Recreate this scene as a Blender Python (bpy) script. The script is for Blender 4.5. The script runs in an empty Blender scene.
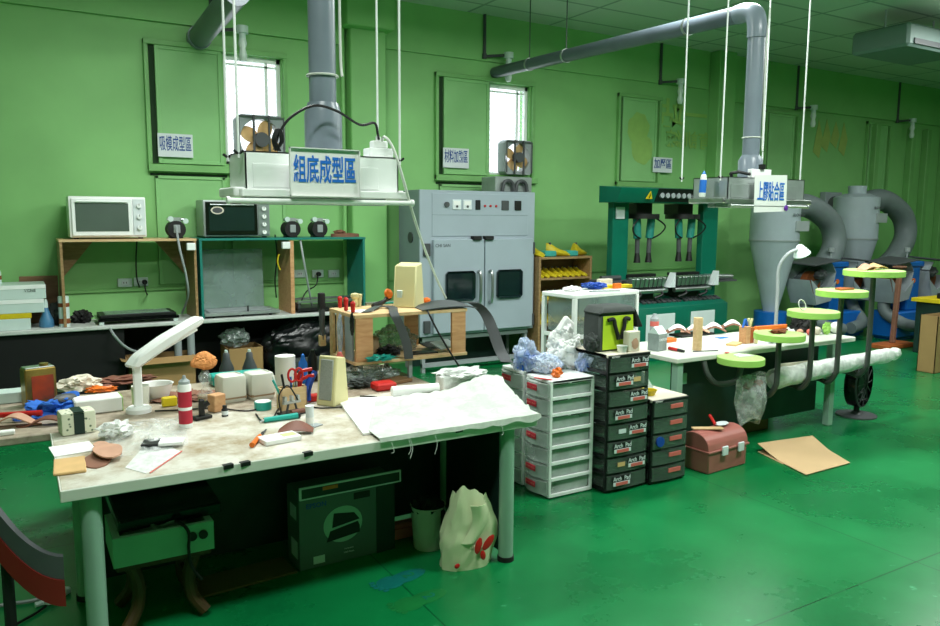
import bpy, bmesh, math, random
from mathutils import Vector, Matrix, Euler, noise
random.seed(7)
S = bpy.context.scene
COL = S.collection
PI = math.pi

# ---------------------------------------------------------------- camera
H = 1.75
FPX = 765.0
HEAD = math.radians(30.7); PITCH = math.atan(96/765); ROLL = math.radians(0.33)
fw0 = Vector((math.sin(HEAD), math.cos(HEAD), 0)); r0 = Vector((math.cos(HEAD), -math.sin(HEAD), 0))
FW = fw0*math.cos(PITCH) + Vector((0, 0, -math.sin(PITCH)))
up0 = r0.cross(FW)
RR = r0*math.cos(ROLL) + up0*math.sin(ROLL)
UU = up0*math.cos(ROLL) - r0*math.sin(ROLL)
CAM = Vector((0, 0, H))
cd = bpy.data.cameras.new('camera'); cam = bpy.data.objects.new('camera', cd); COL.objects.link(cam)
cd.sensor_width = 36; cd.lens = FPX/940*36; cd.clip_start = .05; cd.clip_end = 200
cam.matrix_world = Matrix(((RR.x, UU.x, -FW.x, 0), (RR.y, UU.y, -FW.y, 0), (RR.z, UU.z, -FW.z, H), (0, 0, 0, 1)))
S.camera = cam

# ---------------------------------------------------------------- exposure, sky, lights
S.view_settings.view_transform = 'Standard'; S.view_settings.look = 'None'
S.view_settings.gamma = 1; S.view_settings.use_curve_mapping = False
S.view_settings.exposure = 0.15
w = bpy.data.worlds.new('sky'); S.world = w; w.use_nodes = True
w.node_tree.nodes['Background'].inputs[0].default_value = (.86, .93, 1, 1)
w.node_tree.nodes['Background'].inputs[1].default_value = 2.6

def area(x, y, z, sx, sy, p, col=(1, 1, 1), rot=(0, 0, 0)):
    l = bpy.data.lights.new('tube_light', 'AREA'); l.shape = 'RECTANGLE'; l.size = sx; l.size_y = sy; l.energy = p; l.color = col
    o = bpy.data.objects.new('tube_light', l); o.location = (x, y, z); o.rotation_euler = rot; COL.objects.link(o); return o
DAY = (.96, 1, .97)
for x, y, p in ((.3, 1.6, 62), (4.2, 1.8, 115), (8.0, 2.4, 85), (1.5, 5.1, 112), (5.2, 4.6, 115), (9.5, 4.4, 62), (13.5, 4.4, 32)):
    area(x, y, 3.95, 1.3, .3, p, DAY)
    area(x, y, 3.97, 1.3, .3, p*.16, DAY, (PI, 0, 0))      # upward lights added to brighten the ceiling
area(1.22, 3.42, 1.80, .7, .1, 2.5, DAY)      # lamp of the left hood
area(5.2, 4.12, 1.84, .8, .1, 6, DAY)      # lamp of the right hood

# ---------------------------------------------------------------- pixel -> place
def ray(px, py): return FW*FPX + RR*(px-470) - UU*(py-313)
def gz(px, py, z=0.):
    d = ray(px, py); return CAM + d*((z-H)/d.z)
def gy(px, py, y):
    d = ray(px, py); return CAM + d*(y/d.y)
def gx(px, py, x):
    d = ray(px, py); return CAM + d*(x/d.x)

# ---------------------------------------------------------------- materials
def mat(name, col, rough=.5, metal=0, var=.0, vs=6., bump=0., bs=40., spec=.5, trans=0., alpha=1., emit=None, col2=None, vlo=.35, vhi=.7, det=4., ior=1.45, coat=0.):
    m = bpy.data.materials.new(name); m.use_nodes = True
    nt = m.node_tree; N = nt.nodes; L = nt.links; b = N['Principled BSDF']
    b.inputs['Roughness'].default_value = rough; b.inputs['Metallic'].default_value = metal
    b.inputs['Specular IOR Level'].default_value = spec; b.inputs['Transmission Weight'].default_value = trans
    b.inputs['Alpha'].default_value = alpha; b.inputs['IOR'].default_value = ior; b.inputs['Coat Weight'].default_value = coat
    b.inputs['Base Color'].default_value = (*col, 1)
    tc = N.new('ShaderNodeTexCoord')
    if col2 is None:
        v = var if var else .06
        col2 = tuple(max(0, c*(1-v)) for c in col)
    n = N.new('ShaderNodeTexNoise'); n.inputs['Scale'].default_value = vs; n.inputs['Detail'].default_value = det
    L.new(tc.outputs['Object'], n.inputs['Vector'])
    r = N.new('ShaderNodeValToRGB'); r.color_ramp.elements[0].position = vlo; r.color_ramp.elements[1].position = vhi
    r.color_ramp.elements[0].color = (*col, 1); r.color_ramp.elements[1].color = (*col2, 1)
    L.new(n.outputs['Fac'], r.inputs['Fac']); L.new(r.outputs['Color'], b.inputs['Base Color'])
    if bump:
        n2 = N.new('ShaderNodeTexNoise'); n2.inputs['Scale'].default_value = bs; n2.inputs['Detail'].default_value = 5
        L.new(tc.outputs['Object'], n2.inputs['Vector'])
        bp = N.new('ShaderNodeBump'); bp.inputs['Strength'].default_value = bump; bp.inputs['Distance'].default_value = .01
        L.new(n2.outputs['Fac'], bp.inputs['Height']); L.new(bp.outputs['Normal'], b.inputs['Normal'])
    if emit:
        b.inputs['Emission Color'].default_value = (*emit[0], 1); b.inputs['Emission Strength'].default_value = emit[1]
    return m
def h(s):
    s = s.lstrip('#'); c = [int(s[i:i+2], 16)/255 for i in (0, 2, 4)]
    return tuple(x/12.92 if x <= .04045 else ((x+.055)/1.055)**2.4 for x in c)
def wood(name, c1, c2, sc=3., rough=.55):
    m = bpy.data.materials.new(name); m.use_nodes = True; nt = m.node_tree; N = nt.nodes; L = nt.links; b = N['Principled BSDF']
    b.inputs['Roughness'].default_value = rough
    tc = N.new('ShaderNodeTexCoord'); mp = N.new('ShaderNodeMapping'); mp.inputs['Scale'].default_value = (sc, sc*5, sc*5)
    n = N.new('ShaderNodeTexNoise'); n.inputs['Scale'].default_value = 3; n.inputs['Detail'].default_value = 6; n.inputs['Distortion'].default_value = .6
    r = N.new('ShaderNodeValToRGB'); r.color_ramp.elements[0].color = (*c1, 1); r.color_ramp.elements[1].color = (*c2, 1)
    r.color_ramp.elements[0].position = .3; r.color_ramp.elements[1].position = .72
    L.new(tc.outputs['Object'], mp.inputs['Vector']); L.new(mp.outputs['Vector'], n.inputs['Vector']); L.new(n.outputs['Fac'], r.inputs['Fac']); L.new(r.outputs['Color'], b.inputs['Base Color'])
    return m
def thin(name, col, alpha, rough=.25, bump=.0, bs=30.):
    """clear or milky plastic film: mix of see-through and glossy/diffuse"""
    m = bpy.data.materials.new(name); m.use_nodes = True; nt = m.node_tree; N = nt.nodes; L = nt.links; b = N['Principled BSDF']
    b.inputs['Base Color'].default_value = (*col, 1); b.inputs['Roughness'].default_value = rough; b.inputs['Specular IOR Level'].default_value = .8
    tc = N.new('ShaderNodeTexCoord'); n = N.new('ShaderNodeTexNoise'); n.inputs['Scale'].default_value = bs; n.inputs['Detail'].default_value = 4
    L.new(tc.outputs['Object'], n.inputs['Vector'])
    r = N.new('ShaderNodeMapRange'); r.inputs['From Min'].default_value = .3; r.inputs['From Max'].default_value = .7
    r.inputs['To Min'].default_value = max(0, alpha-.18); r.inputs['To Max'].default_value = min(1, alpha+.18)
    L.new(n.outputs['Fac'], r.inputs['Value']); L.new(r.outputs['Result'], b.inputs['Alpha'])
    if bump:
        bp = N.new('ShaderNodeBump'); bp.inputs['Strength'].default_value = bump; bp.inputs['Distance'].default_value = .02
        L.new(n.outputs['Fac'], bp.inputs['Height']); L.new(bp.outputs['Normal'], b.inputs['Normal'])
    return m

M = {}
def A(k, *a, **kw): M[k] = mat(k, *a, **kw)
A('wall', h('8ac67a'), .55, var=.16, vs=1.1, bump=.06, bs=25)
A('wall_trim', h('7eb86e'), .5, var=.15, vs=3)
A('shutter', h('8ec882'), .5, var=.14, vs=1.8, bump=.05)
A('dark_gap', h('1c3a1c'), .8)
A('green_steel', h('5f9a4c'), .45, var=.15)
A('white', h('fafbfa'), .4, var=.05)
A('whitepaint', h('f6f9f8'), .35, var=.06, vs=9)
A('paper', h('f0f0ee'), .85, var=.04, vs=12)
A('pvc', h('7d8894'), .3, var=.12, vs=4)
A('pvc_dark', h('5c6670'), .35, var=.15, vs=4)
A('grey', h('9aa2a4'), .45, var=.1)
A('dgrey', h('4a4d50'), .5, var=.15)
A('black', h('141516'), .45, var=.3)
A('blackgloss', h('0c0d0e'), .15, var=.2)
A('rubber', h('1b1b1c'), .7, var=.3)
A('cable', h('101112'), .55)
A('wcable', h('d9dcd4'), .5)
A('steel', h('b9bdbd'), .3, metal=.9, var=.15, vs=8)
A('galv', h('a9b2b0'), .35, metal=.4, var=.25, vs=5)
A('cleaner', h('4a7fa6'), .3)
A('acgrey', h('6f837e'), .5)
A('winglass', h('5a6860'), .15, var=.2, vs=2)
A('darkred', h('7c1a18'), .5)
A('chrome', h('d8d8d8'), .12, metal=1)
A('oven', h('a3afba'), .42, var=.06, vs=3)
A('oven_side', h('8d9aa0'), .5, var=.1, vs=2)
A('glassdark', h('16262a'), .08, var=.3, spec=.8)
A('teal', h('1f7f74'), .45, var=.14, vs=5)
A('press', h('0a6a55'), .32, var=.15, vs=4)
A('press_dk', h('0a4a3e'), .4, var=.2)
A('label', h('dbe2e5'), .6, var=.05)
A('blue', h('1747a8'), .5)
A('signblue', h('1b6fd0'), .6, var=.04)
A('signnavy', h('1c4792'), .6, var=.1)
A('lime', h('c2e28e'), .55, var=.05, vs=12)
A('limeside', h('aadb6c'), .5, var=.06)
A('pipe', h('4e5450'), .4, metal=.3, var=.15)
A('bluemach', h('0d63b8'), .4, var=.14, vs=5)
A('cyc', h('a2aeb6'), .45, var=.14, vs=3)
A('ductflex', h('6b7678'), .55, var=.12)
A('hoodgrey', h('9aa4aa'), .5, var=.2, vs=4)
A('rust', h('8a4a22'), .75, var=.4, vs=10)
A('orangewood', h('b8622e'), .6, var=.25, vs=8)
A('red', h('c31f1c'), .4, var=.12)
A('orange', h('e0701c'), .45, var=.1)
A('sponge', h('e89a5c'), .95, var=.15, vs=30, bump=.6, bs=90)
A('yellow', h('d9c01c'), .5, var=.12)
A('last', h('c9b420'), .45, var=.18, vs=6)
A('lastteal', h('3aa39a'), .5, var=.1)
A('beige', h('d8cf9c'), .5, var=.07, vs=6)
A('mesh', h('9ea39c'), .6, var=.25, vs=180)
A('pink', h('b06a62'), .42, var=.1, vs=6)
A('pinklabel', h('d96a62'), .6, var=.1)
A('redlabel', h('b8243a'), .6, var=.12)
A('lightgreenbag', h('b6d52a'), .6, var=.1)
A('bagdark', h('3c4240'), .75, var=.2, vs=12, bump=.2)
A('insole', h('c99b82'), .8, var=.15, vs=14)
A('insoled', h('8a5f4c'), .8, var=.2, vs=14)
A('tan', h('d9b27a'), .85, var=.12, vs=14)
A('brownleather', h('7b4a3a'), .6, var=.3, vs=10)
A('cream', h('ded6c4'), .8, var=.1, vs=10, bump=.3)
A('bluecloth', h('2f6fd0'), .85, var=.2, vs=9, bump=.3)
A('gold', h('a8914a'), .28, metal=.7, col2=h('5a4420'), vs=5)
A('tinlabel', h('b8431e'), .5, col2=h('2e2a28'), vs=7)
A('tealp', h('25a79b'), .35, var=.1)
A('cardboard', h('a88658'), .85, var=.1, vs=5)
A('cardboardlight', h('d9b78c'), .85, var=.06, vs=4)
A('cardboarddark', h('7a5c3c'), .9, var=.15, vs=5)
A('milky', h('dfe0d6'), .4, var=.06)
A('glue', h('a58a6c'), .5, var=.2)
A('bag_plastic', h('0e1013'), .32, var=.3, vs=5, bump=.25, bs=9)
A('silver', h('8f9a98'), .35, metal=.4, var=.1)
A('teallegs', h('8fb3a0'), .4, var=.1, vs=3)
A('tablelight', h('d5d9ce'), .45, var=.06)
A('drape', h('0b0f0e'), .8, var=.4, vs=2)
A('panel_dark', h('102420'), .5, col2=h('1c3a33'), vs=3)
A('carton', h('8f9c9a'), .5, var=.2, vs=20)
A('bagprint', h('d4dcb4'), .6, var=.06, vs=5)
A('wickerwood', h('4a3818'), .5, var=.3, vs=6)
A('psu', h('86c8a8'), .4, var=.1)
A('epbox', h('5d6f6b'), .5, var=.12, vs=2)
A('epglow', h('a4c9b8'), .6, var=.1)
A('purple', h('6a2fa0'), .5)
A('screen', h('20302c'), .15)
A('outdoor', h('c9d4c4'), .9)
A('decalblue', h('127068'), .3, var=.2)
A('decalyel', h('1a7a3c'), .3, var=.2)
A('reflyellow', h('98c266'), .6, var=.12, vs=8)
A('reflorange', h('a4b862'), .6, var=.1, vs=8)
A('ceramic', h('cfe0dc'), .3)
A('bulb', h('dfeae6'), .2)
A('tanblade', h('d8b078'), .5, var=.08)
M['pine'] = wood('pine', h('dcbd92'), h('c6a272'))
M['pine_o'] = wood('pine_o', h('d4a478'), h('bd875a'))
M['ply'] = wood('ply', h('a98a62'), h('86663f'))
M['board'] = wood('board', h('8d6a4c'), h('704f37'), 1.5)
M['film'] = thin('film', h('eef3f3'), .26, .18, .5, 22)
M['filmblue'] = thin('filmblue', h('c9d8f2'), .5, .2, .6, 22)
M['filmwhite'] = thin('filmwhite', h('f2f4f2'), .82, .3, .7, 18)
M['filmgrey'] = thin('filmgrey', h('9aa6a2'), .5, .2, .6, 18)
M['drawerclear'] = thin('drawerclear', h('c4d0ca'), .5, .25, .0, 5)
M['drawersmoke'] = thin('drawersmoke', h('5e6e64'), .5, .2, .0, 6)
M['greyclear'] = thin('greyclear', h('8fa3a0'), .55, .15, .0, 3)
M['glass'] = thin('glass', h('e8f4f4'), .18, .05)
M['glass'].node_tree.nodes['Principled BSDF'].inputs['Specular IOR Level'].default_value = .5

def special_mats():
    # glossy epoxy floor: worn, slightly cloudy green
    m = bpy.data.materials.new('epoxy'); m.use_nodes = True; N = m.node_tree.nodes; L = m.node_tree.links; b = N['Principled BSDF']
    tc = N.new('ShaderNodeTexCoord'); n = N.new('ShaderNodeTexNoise'); n.inputs['Scale'].default_value = .9; n.inputs['Detail'].default_value = 8; n.inputs['Roughness'].default_value = .62
    L.new(tc.outputs['Object'], n.inputs['Vector'])
    r = N.new('ShaderNodeValToRGB'); e = r.color_ramp.elements
    e[0].position = .3; e[0].color = (*h('035e30'), 1); e[1].position = .68; e[1].color = (*h('0d8346'), 1)
    L.new(n.outputs['Fac'], r.inputs['Fac'])
    # fine joints and specks
    br = N.new('ShaderNodeTexBrick'); br.offset = 0; br.inputs['Scale'].default_value = 1; br.inputs['Mortar Size'].default_value = .004; br.inputs['Brick Width'].default_value = 2.4; br.inputs['Row Height'].default_value = 2.4
    br.inputs['Color1'].default_value = br.inputs['Color2'].default_value = (1, 1, 1, 1); br.inputs['Mortar'].default_value = (.45, .45, .45, 1)
    mp = N.new('ShaderNodeMapping'); mp.inputs['Location'].default_value = (.9, .35, 0)
    L.new(tc.outputs['Object'], mp.inputs['Vector']); L.new(mp.outputs['Vector'], br.inputs['Vector'])
    mx = N.new('ShaderNodeMix'); mx.data_type = 'RGBA'; mx.blend_type = 'MULTIPLY'; mx.inputs[0].default_value = 1
    L.new(r.outputs['Color'], mx.inputs[6]); L.new(br.outputs['Color'], mx.inputs[7]); 
    n3 = N.new('ShaderNodeTexNoise'); n3.inputs['Scale'].default_value = 14; n3.inputs['Detail'].default_value = 6
    L.new(tc.outputs['Object'], n3.inputs['Vector'])
    r3 = N.new('ShaderNodeValToRGB'); r3.color_ramp.elements[0].position = .69; r3.color_ramp.elements[1].position = .78
    r3.color_ramp.elements[0].color = (0, 0, 0, 1); r3.color_ramp.elements[1].color = (.5, .5, .5, 1)
    L.new(n3.outputs['Fac'], r3.inputs['Fac'])
    m2 = N.new('ShaderNodeMix'); m2.data_type = 'RGBA'; L.new(r3.outputs['Color'], m2.inputs[0]); L.new(mx.outputs[2], m2.inputs[6]); m2.inputs[7].default_value = (*h('5fbf92'), 1)
    L.new(m2.outputs[2], b.inputs['Base Color'])
    rr = N.new('ShaderNodeMapRange'); rr.inputs['To Min'].default_value = .16; rr.inputs['To Max'].default_value = .42
    L.new(n.outputs['Fac'], rr.inputs['Value']); L.new(rr.outputs['Result'], b.inputs['Roughness'])
    bp = N.new('ShaderNodeBump'); bp.inputs['Strength'].default_value = .08; bp.inputs['Distance'].default_value = .02; L.new(n.outputs['Fac'], bp.inputs['Height']); L.new(bp.outputs['Normal'], b.inputs['Normal'])
    M['floor'] = m
    # suspended ceiling tiles
    m = bpy.data.materials.new('ceiling_tile'); m.use_nodes = True; N = m.node_tree.nodes; L = m.node_tree.links; b = N['Principled BSDF']
    tc = N.new('ShaderNodeTexCoord'); br = N.new('ShaderNodeTexBrick'); br.offset = 0; br.inputs['Scale'].default_value = 1; br.inputs['Mortar Size'].default_value = .02; br.inputs['Brick Width'].default_value = 1.2; br.inputs['Row Height'].default_value = .6
    br.inputs['Color1'].default_value = (*h('d0d8cc'), 1); br.inputs['Color2'].default_value = (*h('c2ccc0'), 1); br.inputs['Mortar'].default_value = (*h('94a498'), 1)
    L.new(tc.outputs['Object'], br.inputs['Vector']); L.new(br.outputs['Color'], b.inputs['Base Color']); b.inputs['Roughness'].default_value = .8
    M['ceiling'] = m
    # white worktop with glue stains
    for key, c1, c2, lo, hi, sc in (('worktop', 'cfcdc2', '94805c', .42, .66, 4.), ('benchtop', 'c8cdc9', '9a9c94', .5, .8, 4.), ('worktop_old', 'b5a896', '6e5c48', .4, .65, 6.), ('crumple', 'd2d9d0', 'bcc5bb', .4, .6, 8.)):
        m = bpy.data.materials.new(key); m.use_nodes = True; N = m.node_tree.nodes; L = m.node_tree.links; b = N['Principled BSDF']
        tc = N.new('ShaderNodeTexCoord')
        n = N.new('ShaderNodeTexNoise'); n.inputs['Scale'].default_value = sc; n.inputs['Detail'].default_value = 10; n.inputs['Roughness'].default_value = .72
        L.new(tc.outputs['Object'], n.inputs['Vector'])
        r = N.new('ShaderNodeValToRGB'); r.color_ramp.elements[0].position = lo; r.color_ramp.elements[1].position = hi
        r.color_ramp.elements[0].color = (*h(c1), 1); r.color_ramp.elements[1].color = (*h(c2), 1)
        L.new(n.outputs['Fac'], r.inputs['Fac']); L.new(r.outputs['Color'], b.inputs['Base Color']); b.inputs['Roughness'].default_value = .5
        M[key] = m
    # floral wrapping box
    m = bpy.data.materials.new('floral'); m.use_nodes = True; N = m.node_tree.nodes; L = m.node_tree.links; b = N['Principled BSDF']
    tc = N.new('ShaderNodeTexCoord'); v = N.new('ShaderNodeTexVoronoi'); v.inputs['Scale'].default_value = 45
    L.new(tc.outputs['Object'], v.inputs['Vector']); r = N.new('ShaderNodeValToRGB'); r.color_ramp.elements[0].position = .16; r.color_ramp.elements[1].position = .3
    r.color_ramp.elements[0].color = (*h('5c6f52'), 1); r.color_ramp.elements[1].color = (*h('dedfc8'), 1)
    L.new(v.outputs['Distance'], r.inputs['Fac']); L.new(r.outputs['Color'], b.inputs['Base Color']); b.inputs['Roughness'].default_value = .7
    M['floral'] = m
special_mats()

# ---------------------------------------------------------------- mesh builder
class MB:
    def __init__(s, o=(0, 0, 0)):
        s.bm = bmesh.new(); s.o = Vector(o); s.mi = 0
    def _add(s, t):
        for f in t.faces: f.material_index = s.mi
        me = bpy.data.meshes.new('tmp'); t.to_mesh(me); t.free(); s.bm.from_mesh(me); bpy.data.meshes.remove(me); return s
    def box(s, x0, x1, y0, y1, z0, z1, bev=0., rot=None, seg=1):
        t = bmesh.new(); bmesh.ops.create_cube(t, size=1)
        c = Vector(((x0+x1)/2, (y0+y1)/2, (z0+z1)/2))
        bmesh.ops.scale(t, vec=(abs(x1-x0), abs(y1-y0), abs(z1-z0)), verts=t.verts)
        if bev: bmesh.ops.bevel(t, geom=t.edges[:]+t.verts[:], offset=bev, segments=seg, affect='EDGES', profile=.6)
        if rot: bmesh.ops.rotate(t, matrix=Euler(rot).to_matrix(), verts=t.verts)
        bmesh.ops.translate(t, vec=c, verts=t.verts); return s._add(t)
    def cyl(s, p0, p1, ra, rb=None, n=16, cap=True):
        rb = ra if rb is None else rb
        p0 = Vector(p0); p1 = Vector(p1); d = p1-p0; L = d.length
        t = bmesh.new(); bmesh.ops.create_cone(t, cap_ends=cap, segments=n, radius1=max(ra, 1e-5), radius2=max(rb, 1e-5), depth=L)
        q = Vector((0, 0, 1)).rotation_difference(d.normalized()).to_matrix()
        bmesh.ops.rotate(t, matrix=q, verts=t.verts); bmesh.ops.translate(t, vec=(p0+p1)/2, verts=t.verts); return s._add(t)
    def lathe(s, prof, c=(0, 0, 0), n=24, rot=None, sc=(1, 1, 1)):
        t = bmesh.new(); rings = []
        for r, z in prof:
            rings.append([t.verts.new((max(r, 1e-5)*math.cos(2*PI*k/n)*sc[0], max(r, 1e-5)*math.sin(2*PI*k/n)*sc[1], z*sc[2])) for k in range(n)])
        for a, b in zip(rings, rings[1:]):
            for k in range(n): t.faces.new((a[k], a[(k+1) % n], b[(k+1) % n], b[k]))
        if prof[0][0] > 1e-4: t.faces.new(rings[0][::-1])
        if prof[-1][0] > 1e-4: t.faces.new(rings[-1])
        bmesh.ops.remove_doubles(t, verts=t.verts, dist=2e-5)
        if rot: bmesh.ops.rotate(t, matrix=Euler(rot).to_matrix(), verts=t.verts)
        bmesh.ops.translate(t, vec=c, verts=t.verts); return s._add(t)
    def tube(s, pts, r, n=8, smooth=6, closed=False, rs=None):
        P = [Vector(p) for p in pts]
        if smooth and len(P) > 2:
            Q = []
            for i in range(len(P)-1):
                a = P[max(i-1, 0)]; b = P[i]; c = P[i+1]; d = P[min(i+2, len(P)-1)]
                for k in range(smooth):
                    u = k/smooth
                    Q.append(.5*((2*b)+(c-a)*u+(2*a-5*b+4*c-d)*u*u+(3*b-a-3*c+d)*u**3))
            Q.append(P[-1]); P = Q
        t = bmesh.new(); rings = []; nrm = None
        for i, p in enumerate(P):
            d = (P[min(i+1, len(P)-1)]-P[max(i-1, 0)])
            d = d.normalized() if d.length > 1e-9 else Vector((0, 0, 1))
            if nrm is None:
                nrm = d.orthogonal().normalized()
            else:
                nrm = (nrm-d*nrm.dot(d)); nrm = nrm.normalized() if nrm.length > 1e-6 else d.orthogonal().normalized()
            b2 = d.cross(nrm); rad = r if rs is None else rs[0]+(rs[1]-rs[0])*i/(len(P)-1)
            rings.append([t.verts.new(p+(nrm*math.cos(2*PI*k/n)+b2*math.sin(2*PI*k/n))*rad) for k in range(n)])
        for a, b in zip(rings, rings[1:]):
            for k in range(n): t.faces.new((a[k], a[(k+1) % n], b[(k+1) % n], b[k]))
        t.faces.new(rings[0][::-1]); t.faces.new(rings[-1]); return s._add(t)
    def prism(s, poly, v, bev=0.):
        """closed 3-D polygon extruded by vector v"""
        t = bmesh.new(); v = Vector(v)
        a = [t.verts.new(Vector(p)) for p in poly]; b = [t.verts.new(Vector(p)+v) for p in poly]; n = len(a)
        t.faces.new(a[::-1]); t.faces.new(b)
        for i in range(n): t.faces.new((a[i], a[(i+1) % n], b[(i+1) % n], b[i]))
        bmesh.ops.recalc_face_normals(t, faces=t.faces)
        if bev: bmesh.ops.bevel(t, geom=t.edges[:]+t.verts[:], offset=bev, segments=1, affect='EDGES')
        return s._add(t)
    def grid(s, f, nu, nv, th=.0):
        t = bmesh.new(); V = [[t.verts.new(Vector(f(i/nu, j/nv))) for j in range(nv+1)] for i in range(nu+1)]
        for i in range(nu):
            for j in range(nv): t.faces.new((V[i][j], V[i+1][j], V[i+1][j+1], V[i][j+1]))
        if th:
            bmesh.ops.recalc_face_normals(t, faces=t.faces)
            bmesh.ops.solidify(t, geom=t.faces[:], thickness=th)
        return s._add(t)
    def blob(s, c, rad, amp=.12, fr=3., sub=4, floor=None, seed=0., rot=None):
        t = bmesh.new(); bmesh.ops.create_icosphere(t, subdivisions=sub, radius=1)
        for v in t.verts:
            d = v.co.normalized(); q = d*fr+Vector((seed, seed*1.7, seed*.3))
            k = 1+amp*noise.noise(q)*1.5-amp*.6*(1-min(1, abs(noise.noise(q*1.9))*5))+amp*.12*noise.noise(q*5)
            v.co = Vector((d.x*rad[0]*k, d.y*rad[1]*k, d.z*rad[2]*k))
        if rot: bmesh.ops.rotate(t, matrix=Euler(rot).to_matrix(), verts=t.verts)
        bmesh.ops.translate(t, vec=c, verts=t.verts)
        if floor is not None:
            for v in t.verts:
                if v.co.z < floor: v.co.z = floor+.0005*noise.noise(v.co*50)
        return s._add(t)
    def b(s, name, m, parent=None, smooth=True, ang=35):
        bm = s.bm
        bmesh.ops.translate(bm, vec=-s.o, verts=bm.verts)
        bmesh.ops.recalc_face_normals(bm, faces=bm.faces)
        me = bpy.data.meshes.new(name); bm.to_mesh(me); bm.free()
        for k in (m if isinstance(m, (list, tuple)) else [m]): me.materials.append(M[k])
        if smooth:
            for p in me.polygons: p.use_smooth = True
            me.set_sharp_from_angle(angle=math.radians(ang))
        o = bpy.data.objects.new(name, me); COL.objects.link(o)
        if parent is not None: o.parent = parent
        else: o.location = s.o
        return o
def tag(o, label=None, cat=None, group=None, kind=None):
    if label: o['label'] = label
    if cat: o['category'] = cat
    if group: o['group'] = group
    if kind: o['kind'] = kind
    return o
def T(name, label, cat, loc=(0, 0, 0), rz=0., group=None):
    o = bpy.data.objects.new(name, None); o.empty_display_size = .05; COL.objects.link(o)
    o.location = loc; o.rotation_euler = (0, 0, rz); return tag(o, label, cat, group)
def dup(o, loc, rz=None, label=None, parent=None):
    c = o.copy(); COL.objects.link(c)
    if parent is not None: c.parent = parent
    else:
        c.location = loc
        if rz is not None: c.rotation_euler = (0, 0, rz)
        if label: c['label'] = label
    for ch in list(o.children): dup(ch, None, parent=c)
    return c
def text(body, size, m, parent, loc, rot=(PI/2, 0, 0), bold=.0, ext=.0008, sx=1., name='lettering', align='CENTER'):
    c = bpy.data.curves.new('t', 'FONT'); c.body = body; c.size = size; c.extrude = ext; c.offset = bold
    c.align_x = align; c.align_y = 'CENTER'; c.resolution_u = 3
    o = bpy.data.objects.new('t', c); COL.objects.link(o); bpy.context.view_layer.update()
    me = bpy.data.meshes.new_from_object(o.evaluated_get(bpy.context.evaluated_depsgraph_get()))
    bpy.data.objects.remove(o); me.name = name; me.materials.clear(); me.materials.append(M[m])
    r = bpy.data.objects.new(name, me); COL.objects.link(r); r.parent = parent
    r.location = loc; r.rotation_euler = rot; r.scale = (sx, 1, 1); return r
def struct(o): o['kind'] = 'structure'; return o
def crumple(x, y, a, f=9., s=0.): 
    return a*(noise.noise(Vector((x*f, y*f, s)))+.5*noise.noise(Vector((x*f*2.3, y*f*2.3, s+4))))

# ---------------------------------------------------------------- the room
WY = 8.2; CZ = 4.17
XL, XR, YF = -4.5, 17., -3.
WIN = ((1.93, 2.53), (5.13, 5.73)); WZ0, WZ1 = 2.28, 3.39
struct(MB().box(XL-.2, XR+.2, YF-.2, WY+.2, -.2, 0).b('floor', 'floor', smooth=False))
struct(MB().box(XL-.2, XR+.2, YF-.2, WY+.2, CZ, CZ+.15).b('ceiling', 'ceiling', smooth=False))
m = MB(); xs = [XL-.2]
m.box(XL-.2, XR+.2, WY, WY+.22, 0, WZ0); m.box(XL-.2, XR+.2, WY, WY+.22, WZ1, CZ)
prev = XL-.2
for a, b_ in WIN: m.box(prev, a, WY, WY+.22, WZ0, WZ1); prev = b_
m.box(prev, XR+.2, WY, WY+.22, WZ0, WZ1)
struct(m.b('wall_back', 'wall', smooth=False))
struct(MB().box(XL-.2, XL, YF, WY, 0, CZ).b('wall_left', 'wall'))
struct(MB().box(XR, XR+.2, YF, WY, 0, CZ).b('wall_right', 'wall'))
struct(MB().box(XL, XR, YF-.2, YF, 0, CZ).b('wall_front', 'wall'))
# upper beam, low rail, pilasters, ribs on the right
struct(MB().box(XL, 3.2, WY-.045, WY, 3.61, CZ).box(3.7, 8.9, WY-.03, WY, 3.63, CZ).box(9.3, XR, WY-.04, WY, 3.5, CZ).b('trim_1', 'wall'))
struct(MB().box(XL, 3.2, WY-.02, WY, 1.0, 1.03, .004).box(3.72, 9.0, WY-.02, WY, 1.0, 1.03, .004).b('trim_2', 'wall_trim'))
pc = MB().box(3.25, 3.67, WY-.16, WY, 0, CZ, .01).box(3.16, 3.72, WY-.3, WY, 3.77, CZ-.02, .01).cyl((3.2, WY-.05, 0), (3.2, WY-.05, CZ), .025, n=12)
struct(pc.b('trim_3', 'wall'))
struct(MB().box(8.95, 9.3, WY-.2, WY, 0, CZ, .01).b('trim_4', 'wall'))
rb = MB()
for x in (13.0, 14.1, 14.6, 15.2, 15.9): rb.box(x, x+.12, WY-.12, WY, 0, 3.4, .01)
struct(rb.b('trim_5', 'wall_trim'))

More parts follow.
